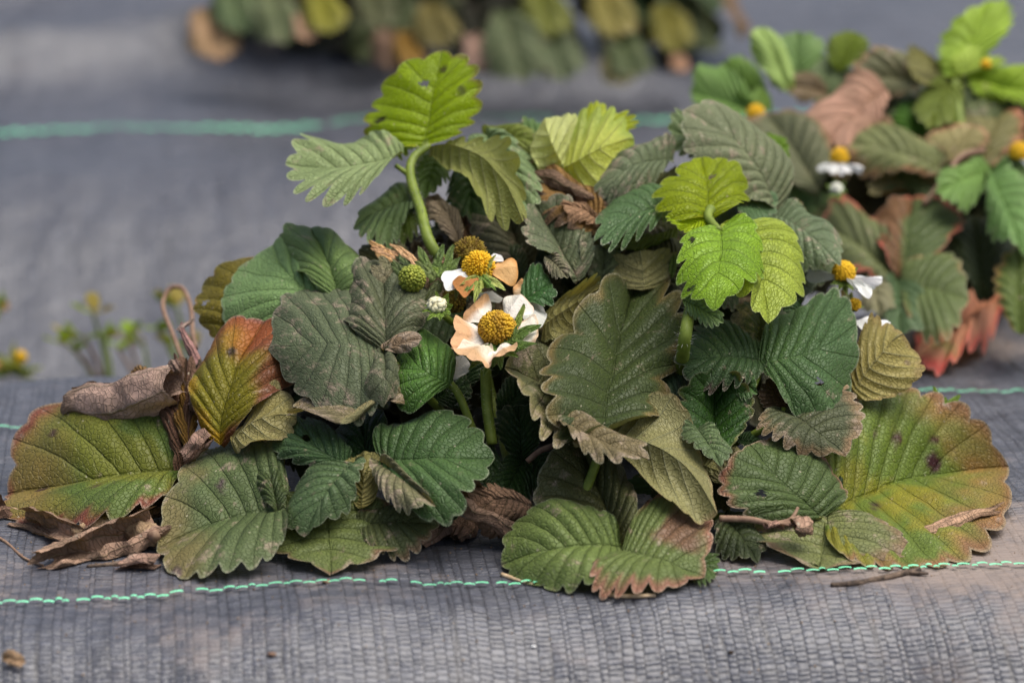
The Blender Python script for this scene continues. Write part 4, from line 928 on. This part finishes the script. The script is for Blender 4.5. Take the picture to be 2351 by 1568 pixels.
Rf((2275, 395, -1), (2145, 440, -1.6), (2200, 375, -1.2), (2230, 480, -1.6), col=(.13, .22, .08), trans=.2)
Rf((2270, 400, -1.2), (2350, 590, -2), (2265, 500, -1.6), (2400, 460, -1.4), col=(.12, .21, .09), trans=.2)
Rf((2280, 395, -1), (2390, 400, -1), (2340, 350, -1), (2350, 450, -1), col=(.11, .17, .08))
Rf((2240, 400, .5), (2300, 245, 1.2), (2150, 320, .8), (2355, 330, .8), col=(.14, .135, .07), rim=(.26, .12, .09), rimw=.3, dust=.3, teeth=9)
Rf((2150, 390, .2), (2240, 290, 0), (2120, 320, .2), (2250, 350, 0), col=(.19, .175, .10), rim=(.30, .15, .12), dust=.3)
Rf((2170, 400, .2), (1930, 330, 0), (2060, 290, .3), (2030, 405, -.4), (2050, 345, -.6), col=(.13, .15, .075), dust=.2, rim=(.24, .14, .09))
Rf((2170, 400, .6), (1990, 420, .2), (2080, 370, .4), (2070, 440, .2), col=(.08, .05, .025), under=True)
Rf((2040, 205, .4), (1890, 335, 0), (1900, 210, .2), (2000, 330, .2), col=(.22, .13, .09), mat=M_DRY, crump=.04, name='dry_leaflet', label='dry pinkish brown leaf')
Rf((2000, 260, 1.5), (1995, 330, 1.2), (1940, 300, 1.2), (2060, 290, 1.2), col=(.11, .075, .045), mat=M_DRY, crump=.04, name='dry_leaflet')
Rf((1880, 440, -.4), (1760, 262, .2), (1690, 390, -.4), (1910, 320, 0), col=(.09, .10, .065), rim=(.17, .11, .08), dust=.35, teeth=9)
Rf((1930, 420, .2), (1880, 300, .5), (1840, 360, .3), (1980, 350, .3), col=(.10, .08, .05), dust=.2)
Rf((1740, 265, 1.5), (1585, 215, 1.2), (1660, 150, 1.5), (1660, 280, 1.2), col=(.13, .22, .08), trans=.25)
Rf((1760, 250, 2), (1660, 145, 2), (1640, 215, 2), (1745, 160, 2), col=(.13, .22, .06), trans=.25)
Rf((1770, 260, 1.2), (1720, 230, .8), (1690, 215, 1), (1760, 200, 1), col=(.15, .24, .07), trans=.25)
Rf((1815, 215, 1), (1745, 62, 1.2), (1735, 150, 1), (1812, 130, 1.4), col=(.26, .36, .17), trans=.3, tooth=.04, label='pale upright leaflet')
Rf((1830, 225, 2.4), (1830, 75, 2.6), (1775, 150, 2.5), (1905, 140, 2.4), col=(.13, .21, .10), trans=.25)
Rf((1880, 240, 2), (1920, 130, 2), (1850, 180, 2), (1955, 200, 2), col=(.12, .16, .10), dust=.3)
Rf((1925, 165, 1.6), (1965, 75, 1.8), (1895, 100, 1.6), (1990, 130, 1.6), col=(.13, .18, .03), trans=.4)
Rf((2160, 195, 1), (1945, 185, 1), (2050, 110, 1.2), (2050, 225, .6), col=(.12, .125, .085), dust=.35, rim=(.2, .13, .09))
Rf((2060, 220, 2), (1980, 150, 2), (1990, 200, 2), (2060, 160, 2), col=(.16, .19, .07))
Rf((1900, 215, 1.2), (1800, 195, 1.0), (1850, 165, 1.2), (1850, 240, .8), col=(.13, .10, .07), dust=.3)
Rf((1700, 290, 2.2), (1600, 260, 2.0), (1650, 215, 2.2), (1650, 300, 2.0), col=(.10, .17, .06), trans=.2)
Rf((1880, 230, 3), (1790, 130, 3), (1780, 200, 3), (1880, 160, 3), col=(.12, .17, .07))
Rf((2100, 260, 2.2), (1960, 240, 2.2), (2030, 190, 2.2), (2030, 300, 2.2), col=(.09, .10, .05))
Rf((2330, 330, 1.8), (2400, 250, 1.8), (2320, 270, 1.8), (2420, 320, 1.8), col=(.10, .15, .06))
Rf((2320, 290, 2), (2230, 240, 2), (2260, 300, 2), (2300, 220, 2), col=(.09, .13, .05))
sT = stalk(plant, [(2215, 420, 2), (2205, 300, .5), (2192, 190, .4), (2200, 175, .4)], r0=.0022, mat=M_STALK)
Rf((2195, 178, .4), (2270, 2, .8), (2140, 120, .5), (2320, 70, .8), col=(.25, .36, .08), trans=.35, tooth=.15, dust=-.1, label='bright lime leaflet standing highest on the blurred plant')
Rf((2195, 175, .2), (2270, 130, .2), (2190, 110, .2), (2300, 150, .2), col=(.30, .40, .11), trans=.3, dust=-.1)
Rf((2190, 180, .2), (2085, 155, -.2), (2110, 100, .2), (2150, 200, -.2), col=(.12, .11, .02), under=True, trans=.3)
Rf((2192, 185, .6), (2130, 300, .2), (2100, 230, .4), (2210, 260, .4), col=(.13, .17, .04), trans=.3)
Rf((2340, 215, 1), (2215, 180, .6), (2280, 150, .9), (2280, 235, .6), col=(.22, .32, .04), trans=.35)
Rf((2230, 200, .8), (2400, 215, .5), (2320, 145, .7), (2320, 240, .4), col=(.21, .31, .04), trans=.35)
Rf((2110, 330, 1.2), (2085, 230, 1.2), (2050, 290, 1.2), (2140, 290, 1.2), col=(.06, .14, .02), trans=.3)
Rf((1850, 480, .6), (1800, 400, .4), (1780, 450, .5), (1880, 430, .5), col=(.10, .16, .08))
Rf((1900, 500, 1), (1850, 450, .6), (1840, 490, .8), (1910, 450, .8), col=(.09, .14, .07))
Rf((1960, 490, 1.2), (1860, 520, .6), (1900, 470, 1), (1900, 540, .6), col=(.06, .07, .03))
Rf((2120, 480, 1.2), (2030, 400, 1), (2020, 450, 1), (2130, 410, 1), col=(.08, .11, .06), dust=.3)
stalk(plant, [(2120, 470, -.4), (2170, 410, -.6), (2205, 360, -.4), (2260, 345, 0)], r0=.0012, mat=M_STALKB)
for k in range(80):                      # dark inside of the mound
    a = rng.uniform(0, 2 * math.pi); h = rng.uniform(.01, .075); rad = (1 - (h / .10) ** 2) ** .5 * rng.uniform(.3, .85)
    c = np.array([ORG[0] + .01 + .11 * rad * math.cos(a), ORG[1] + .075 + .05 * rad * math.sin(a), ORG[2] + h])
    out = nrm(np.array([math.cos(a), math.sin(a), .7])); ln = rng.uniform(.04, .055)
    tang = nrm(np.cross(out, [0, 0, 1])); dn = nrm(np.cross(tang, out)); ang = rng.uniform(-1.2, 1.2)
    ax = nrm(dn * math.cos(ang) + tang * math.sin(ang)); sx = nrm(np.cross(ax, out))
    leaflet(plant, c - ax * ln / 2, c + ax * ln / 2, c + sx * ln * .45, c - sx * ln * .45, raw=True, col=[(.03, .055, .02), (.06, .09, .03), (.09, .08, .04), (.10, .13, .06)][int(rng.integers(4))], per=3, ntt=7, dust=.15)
def daisy(x, y, off, r, lab, petals=((-50, 12), (52, 14), (14, 22), (-22, 20)), mat=M_YEL):
    f = core('flower', x, y, off, (.05, -.9, .4), r, r * 1.15, mat, 90, lab, kl=.0006, seed=int(x))
    for (dx, dy) in petals:
        l = math.hypot(dx, dy); nx, ny = -dy / l * 15, dx / l * 15
        petal(f, (x, y + r * .5, off), (x + dx, y + r * .5 + dy, off - .4), (x + dx * .65 + nx, y + r * .5 + dy * .65 + ny * .5, off - .2), (x + dx * .65 - nx, y + r * .5 + dy * .65 - ny * .5, off - .2), col=WH)
    return f
daisy(1927, 362, -1.4, 22, 'white flower with yellow centre above a small bud')
daisy(1735, 264, .4, 24, 'yellow flower centre half behind a dusty leaflet', petals=((-30, 20), (30, 20)))
daisy(2340, 352, -1.8, 25, 'yellow flower centre at the right', petals=((40, 15),))
daisy(2263, 150, -.4, 12, 'small yellow flower in the bright leaflets', petals=())
bd = core('flower_bud', 1920, 435, -1.6, (.2, -.1, .9), 15, 18, simple_mat('bud_white', (.6, .6, .5), (.7, .7, .6), 300), 20, kr=.001, kl=.0004)
for (tx, ty) in ((1895, 425), (1905, 455), (1930, 460), (1945, 440), (1940, 418), (1915, 412)): sepal(bd, (1922, 440, -1.4), (tx, ty, -1.8), 9, (.14, .22, .06))

# ================================================================== THE FAR PLANT on the next bed
def far_depth(x, y): return 74.0
DEPTH = far_depth
bp0 = P(1060, 165, ground_d(1060, 165)); ORG = np.array([bp0[0], bp0[1] + .09, float(ground_xy(bp0[0], bp0[1] + .09))])
plant = tag(empty('strawberry_plant', ORG), 'very blurred dark strawberry plant on the next bed beyond the green marker line', 'plant', 'strawberry plants on the cloth')
FC = [(.05, .085, .035), (.10, .13, .075), (.14, .15, .02), (.10, .06, .04), (.20, .13, .09), (.06, .07, .03), (.16, .11, .04), (.045, .08, .03), (.12, .15, .09)]
for k in range(130):
    a = rng.uniform(0, 2 * math.pi); h = rng.uniform(.014, .15); rad = max(0, 1 - (h / .17) ** 2) ** .5 * rng.uniform(.72, 1.05)
    rad = rad * (.8 if h < .035 else 1)
    c = np.array([ORG[0] + .165 * rad * math.cos(a), ORG[1] + .095 * rad * math.sin(a), ORG[2] + h])
    out = nrm(np.array([math.cos(a) + rng.normal() * .25, math.sin(a), .6 + rng.normal() * .3])); ln = rng.uniform(.045, .065)
    tang = nrm(np.cross(out, [0, 0, 1])); dn = nrm(np.cross(tang, out)); ang = rng.uniform(-1.0, 1.0)
    ax = nrm(dn * math.cos(ang) + tang * math.sin(ang)); sx = nrm(np.cross(ax, out))
    leaflet(plant, c - ax * ln / 2, c + ax * ln / 2, c + sx * ln * .45, c - sx * ln * .45, raw=True, col=FC[int(rng.integers(len(FC)))] if h > .035 else (.03, .03, .018), per=3, ntt=6, dust=.1)  # lowest leaflets coloured near black to paint the shade under the plant
for (x, y, d, sz, c, cr) in ((745, 30, 63, 50, (.22, .22, .02), 0), (640, 45, 64, 60, (.13, .16, .10), 0), (700, 70, 63, 30, (.32, .2, .13), .03), (540, 20, 66, 60, (.10, .15, .08), 0), (490, 85, 66, 60, (.28, .18, .10), .03), (1180, 110, 62, 80, (.11, .14, .085), 0), (1280, 130, 62, 60, (.10, .13, .08), 0),
                           (1100, 125, 63, 40, (.30, .19, .15), .03), (940, 115, 64, 40, (.26, .16, .03), 0), (900, 120, 65, 50, (.16, .10, .07), .04), (1250, 30, 63, 60, (.14, .16, .02), 0), (1400, 30, 63, 60, (.22, .20, .06), 0), (1540, 70, 62, 55, (.17, .16, .02), 0), (1440, 130, 62, 55, (.09, .12, .06), 0), (1420, 155, 62, 45, (.22, .20, .12), 0), (1560, 150, 64, 22, (.34, .2, .13), .03), (1000, 60, 64, 55, (.15, .13, .04), 0), (860, 20, 64, 50, (.09, .10, .05), 0)):
    B_, T_ = P(x - sz * .3, y - sz, d + 1), P(x + sz * .3, y + sz, d - 1)
    for q in (B_, T_): q[2] = max(q[2], float(ground_xy(q[0], q[1])) + .002)
    leaflet(plant, B_, T_, P(x - sz, y + sz * .2, d), P(x + sz, y - sz * .1, d), raw=True, col=c, crump=cr or .01, mat=M_DRY if cr else None, per=4, ntt=8, name='dry_leaflet' if cr else 'leaflet')

# ================================================================== WEEDS in the furrow and scraps by the bed's edge
def gp(x, y): return P(x, y, ground_d(x, y))
weed_col = [(.26, .38, .06), (.32, .44, .10), (.22, .32, .06), (.30, .26, .09)]
def weed(x, y, d, sprigs, lab, seed):
    global ORG, DEPTH, plant
    rr = random.Random(seed)
    b = P(x, y, d); b[2] = float(ground_xy(b[0], b[1])); ORG = b
    root = tag(empty('weed_seedling', b), lab, 'weed', 'weeds in the furrow behind')
    for (tx, ty, sz) in sprigs:
        tip = P(tx, ty, d + rr.uniform(-1.5, 1.5))
        stalk(root, [b + np.array([rr.uniform(-.004, .004), 0, 0]), (b + tip) / 2 + np.array([.004, 0, .004]), tip], r0=.0012, r1=.0007, raw=True, mat=M_STALK if rr.random() > .2 else M_STALKB, name='stem', seg=6)
        for q in range(3):
            an = rr.uniform(0, 6.28); l = sz / PX * 2.3; dv = np.array([math.cos(an), math.sin(an) * .6, rr.uniform(.1, .9)]); dv = nrm(dv)
            sv = nrm(np.cross(dv, [.2, .5, 1.0])); T_ = tip + dv * l
            leaflet(root, tip, T_, tip + dv * l * .55 + sv * l * .35, tip + dv * l * .55 - sv * l * .35, raw=True, col=weed_col[rr.randrange(4)], teeth=5, tooth=.02, per=4, ntt=6, trans=.3, dust=-.1)
    return root
weed(225, 830, 30, ((212, 715, 30), (190, 770, 30), (150, 785, 30), (240, 775, 24), (170, 800, 24)), 'taller blurred weed with a round lime leaf', 1)
weed(300, 835, 30, ((290, 770, 28), (330, 790, 26), (270, 800, 22)), 'short blurred weed sprig between two taller ones', 2)
weed(400, 830, 31, ((405, 700, 36), (360, 755, 26), (390, 790, 24), (440, 800, 24)), 'blurred weed behind the curled brown runner', 3)
DEPTH = lambda x, y: 11.0
def scrap_flower(x, y, lab, yel):
    global ORG
    b = gp(x, y); ORG = b
    root = tag(empty('fallen_flower_cluster', b), lab, 'flower')
    DEP = ground_d(x, y)
    for k, (dx, dy, c, w_) in enumerate(((-30, -60, (.30, .36, .09), 12), (10, -85, (.34, .38, .10), 10), (40, -50, (.38, .38, .08), 12), (75, -25, (.32, .40, .12), 9), (55, 0, (.28, .34, .1), 10), (-10, -35, (.6, .4, .2), 14), (20, -20, (.13, .18, .04), 16), (-40, -10, (.14, .2, .05), 16), (-55, -40, (.55, .36, .18), 13))):
        B_ = P(x, y - 15, DEP - .6); T_ = P(x + dx, y + dy, DEP - 1.0 + .3 * (k % 3)); mid = (B_ + T_) / 2; sv = nrm(np.cross(T_ - B_, FWD)) * w_ / PX
        leaflet(root, B_, T_, mid + sv, mid - sv, raw=True, col=c, teeth=4, tooth=0, per=4, ntt=6, name='sepal', trans=.25, point=.6, dust=0)
    if yel:
        c = P(x + 22, y - 48, DEP - 1.2)
        link('receptacle', knobby('receptacle', c, np.array([.3, -.6, .6]), 17 / PX, 20 / PX, M_YEL, 50, kl=.0006), root)
scrap_flower(25, 868, 'blurred yellow and green withered flower lying on the edge of the cloth', True)
o_ = P(-10, 700, 12)
ORG = gp(-20, 850)
root = tag(empty('withered_flower_stem', ORG), 'blurred green and peach withered flower standing above the cloth edge', 'flower')
tip = P(2, 700, ground_d(-20, 850) - .2)
stalk(root, [ORG, (ORG + tip) / 2 - np.array([.003, 0, 0]), tip], r0=.0011, raw=True, name='stem')
for (dx, dy, c, w_) in ((5, -45, (.19, .28, .06), 9), (26, 8, (.5, .3, .16), 14), (-20, -20, (.2, .28, .06), 10), (18, -20, (.24, .27, .07), 9), (-5, 25, (.45, .27, .15), 12)):
    T_ = tip + RGT * dx / PX - UPV * dy / PX; mid = (tip + T_) / 2; sv = nrm(np.cross(T_ - tip, FWD)) * w_ / PX
    leaflet(root, tip, T_, mid + sv, mid - sv, raw=True, col=c, teeth=4, tooth=0, per=4, ntt=6, name='sepal', trans=.25, point=.5, dust=0)

# ================================================================== LITTER on the cloth
DEPTH = main_depth
def loose(name, x, y):
    global ORG
    b = gp(x, y); ORG = b; return b
def top(o, lab, cat, group=None):
    o.location = ORG; return tag(o, lab, cat, group)
# crumpled dead leaves in the left corner
loose('l', 230, 1280)
top(rolled(None, (95, 1298, 'g', .3), (370, 1225, 'g', 1.6), .0055, .009, .85, (.21, .135, .095), name='dead_leaf', seed=51, crump=.13, start=1.2, dust=.2), 'large crumpled tan dead leaf under the broad dusty leaflet', 'dead leaf', 'dead leaves on the cloth')
loose('l', 330, 1190)
top(rolled(None, (215, 1215, 'g', .8), (410, 1140, 'g', 1.6), .0045, .008, .8, (.17, .105, .080), name='dead_leaf', seed=52, crump=.10, start=1.0), 'long brown dead leaf folded along the edge of the wide flat leaflet', 'dead leaf', 'dead leaves on the cloth')
loose('l', 90, 1220)
top(rolled(None, (40, 1195, 'g', .6), (170, 1235, 'g', .8), .005, .005, .7, (.20, .13, .09), name='dead_leaf', seed=53, crump=.10, start=1.4), 'brown dead leaf curled below the reddish scalloped edge', 'dead leaf', 'dead leaves on the cloth')
loose('l', 0, 1180)
top(rolled(None, (-40, 1180, 'g', .6), (22, 1165, 'g', .8), .006, .005, .8, (.17, .10, .07), name='dead_leaf', seed=54, crump=.12, start=1.4), 'dark brown dead leaf beside the tip of the wide flat leaflet', 'dead leaf', 'dead leaves on the cloth')
loose('l', 300, 1300)
top(rolled(None, (285, 1300, 'g', .3), (360, 1285, 'g', .6), .003, .004, .8, (.19, .12, .09), name='dead_leaf', seed=55, crump=.12), 'small brown curl of dead leaf beside the broad dusty leaflet tip', 'dead leaf', 'dead leaves on the cloth')
loose('l', 30, 1510)
top(leaflet(None, (5, 1510, 'g', .25), (58, 1518, 'g', .25), (28, 1492, 'g', .5), (30, 1530, 'g', .2), col=(.30, .20, .12), mat=M_DRY, crump=.04, name='leaf_fragment', tooth=0, per=5), 'tan leaf fragment on the bare slope of the cloth', 'leaf fragment')
# woody crown with soil
loose('l', 260, 1230)
q = [C3(p) for p in ((165, 1222, 'g', 1.0), (215, 1208, 'g', 1.5), (270, 1205, 'g', 1.6), (330, 1225, 'g', 1.4), (365, 1232, 'g', 1.4))]
me, _ = tube_mesh('woody_stem', q, [.0016, .0024, .0026, .004, .003], M_SOIL, seg=10, sub=8, bump=.5)
top(link('woody_stem', me), 'knobbly soil crusted woody stem on the crumpled dead leaf', 'stem')
loose('l', 350, 1200)
me, _ = tube_mesh('stem_stub', [C3(p) for p in ((328, 1180, 'g', 1.9), (340, 1205, 'g', 1.9), (355, 1232, 'g', 1.8))], [.0022, .0021, .002], M_STALKB, seg=8, bump=.1)
top(link('stem_stub', me), 'short pinkish brown stem stub standing on the soil crusted stem', 'stem')
# twigs and straws
def twig(name, pts, r0, r1, mat, lab, cat, seg=7, bump=.25, flat=1.0):
    loose('t', *pts[len(pts) // 2][:2])
    me, _ = tube_mesh(name, [C3((p[0], p[1], 'g', .12)) for p in pts], np.linspace(r0, r1, len(pts)), mat, seg=seg, sub=5, bump=bump)
    return top(link(name, me), lab, cat)
t1 = twig('twig', ((1908, 1342), (1965, 1338), (2030, 1326), (2085, 1314), (2112, 1310)), .0008, .0014, M_BARK, 'dark bark twig on the cloth beside the biggest leaflet', 'twig')
me, _ = tube_mesh('splinter', [C3((p[0], p[1], 'g', .2)) for p in ((2085, 1312), (2110, 1316), (2132, 1316))], [.0009, .0007, .0003], M_BARK, seg=5, bump=.3)
link('splinter', me, t1)
twig('straw', ((1152, 1318), (1185, 1330), (1225, 1341)), .0007, .0007, M_STRAW, 'pale straw tucked under the edge of a front leaflet', 'straw', 6, .1)
twig('straw', ((1378, 1360), (1420, 1367), (1465, 1368), (1505, 1366)), .0009, .0006, M_STRAW, 'thick tan straw below the round pink toothed leaflet', 'straw', 6, .1)
twig('twig', ((-20, 1225), (15, 1245), (55, 1280), (100, 1298)), .0006, .0004, M_STALKB, 'thin bent brown stem running to the crumpled tan leaf', 'twig', 6, .1)
twig('twig', ((2212, 1226), (2240, 1222), (2272, 1221)), .0005, .0004, M_BLK, 'tiny black twig behind the biggest leaflet rim', 'twig', 5, .1)
twig('twig', ((200, 1300), (245, 1296), (290, 1290)), .0006, .0009, M_BARK, 'flat dark bark strip under the crumpled tan leaf', 'twig', 6, .3)
def crumb(x, y, sz, mat, lab, cat, name, seed):
    loose('c', x, y); rr = random.Random(seed); s_ = sz / PX
    V = []; F = []
    n = 7
    for i in range(5):
        th = math.pi * i / 4
        for j in range(n):
            a = 2 * math.pi * j / n; r_ = s_ * (.7 + .6 * rr.random())
            V.append((r_ * math.sin(th) * math.cos(a), r_ * .8 * math.sin(th) * math.sin(a), s_ * .35 + r_ * .5 * math.cos(th)))
    for i in range(4):
        for j in range(n): F.append((i * n + j, i * n + (j + 1) % n, (i + 1) * n + (j + 1) % n, (i + 1) * n + j))
    top(link(name, mesh_from(name, V, F, mat)), lab, cat)
crumb(625, 1505, 9, M_STALKB, 'reddish brown husk on the slope of the cloth', 'husk', 'husk', 1)
crumb(1678, 1499, 6, M_BLK, 'black soil crumb on the right of the cloth slope', 'crumb', 'soil_crumb', 2)
crumb(1225, 1485, 5, simple_mat('white_chip', (.7, .7, .68), (.8, .8, .8), 300), 'tiny white chip on the cloth slope', 'chip', 'white_chip', 3)
crumb(750, 1338, 9, M_STALKB, 'small dark curl of leaf lying on the near green tape', 'husk', 'husk', 4)
rr = random.Random(5); V = []; F = []
ORG = gp(1180, 1330)
for k in range(420):                     # fine soil grains
    x, y = rr.uniform(-20, 2370), rr.choice([rr.uniform(1230, 1350), rr.uniform(1250, 1560)])
    d = ground_d(x, y) - .05; s_ = rr.uniform(.8, 2.6) / PX; c = P(x, y, d) - ORG; b = len(V)
    for v in ((1, 0, 0), (-1, 0, 0), (0, 1, 0), (0, -1, 0), (0, 0, 1), (0, 0, -1)): V.append(c + np.array(v) * s_ * rr.uniform(.5, 1.3))
    for f in ((0, 2, 4), (2, 1, 4), (1, 3, 4), (3, 0, 4), (2, 0, 5), (1, 2, 5), (3, 1, 5), (0, 3, 5)): F.append(tuple(b + i for i in f))
tag(link('soil_grains', mesh_from('soil_grains', V, F, M_SOIL, False), None, ORG), 'fine soil grains scattered over the cloth', 'soil', kind='stuff')
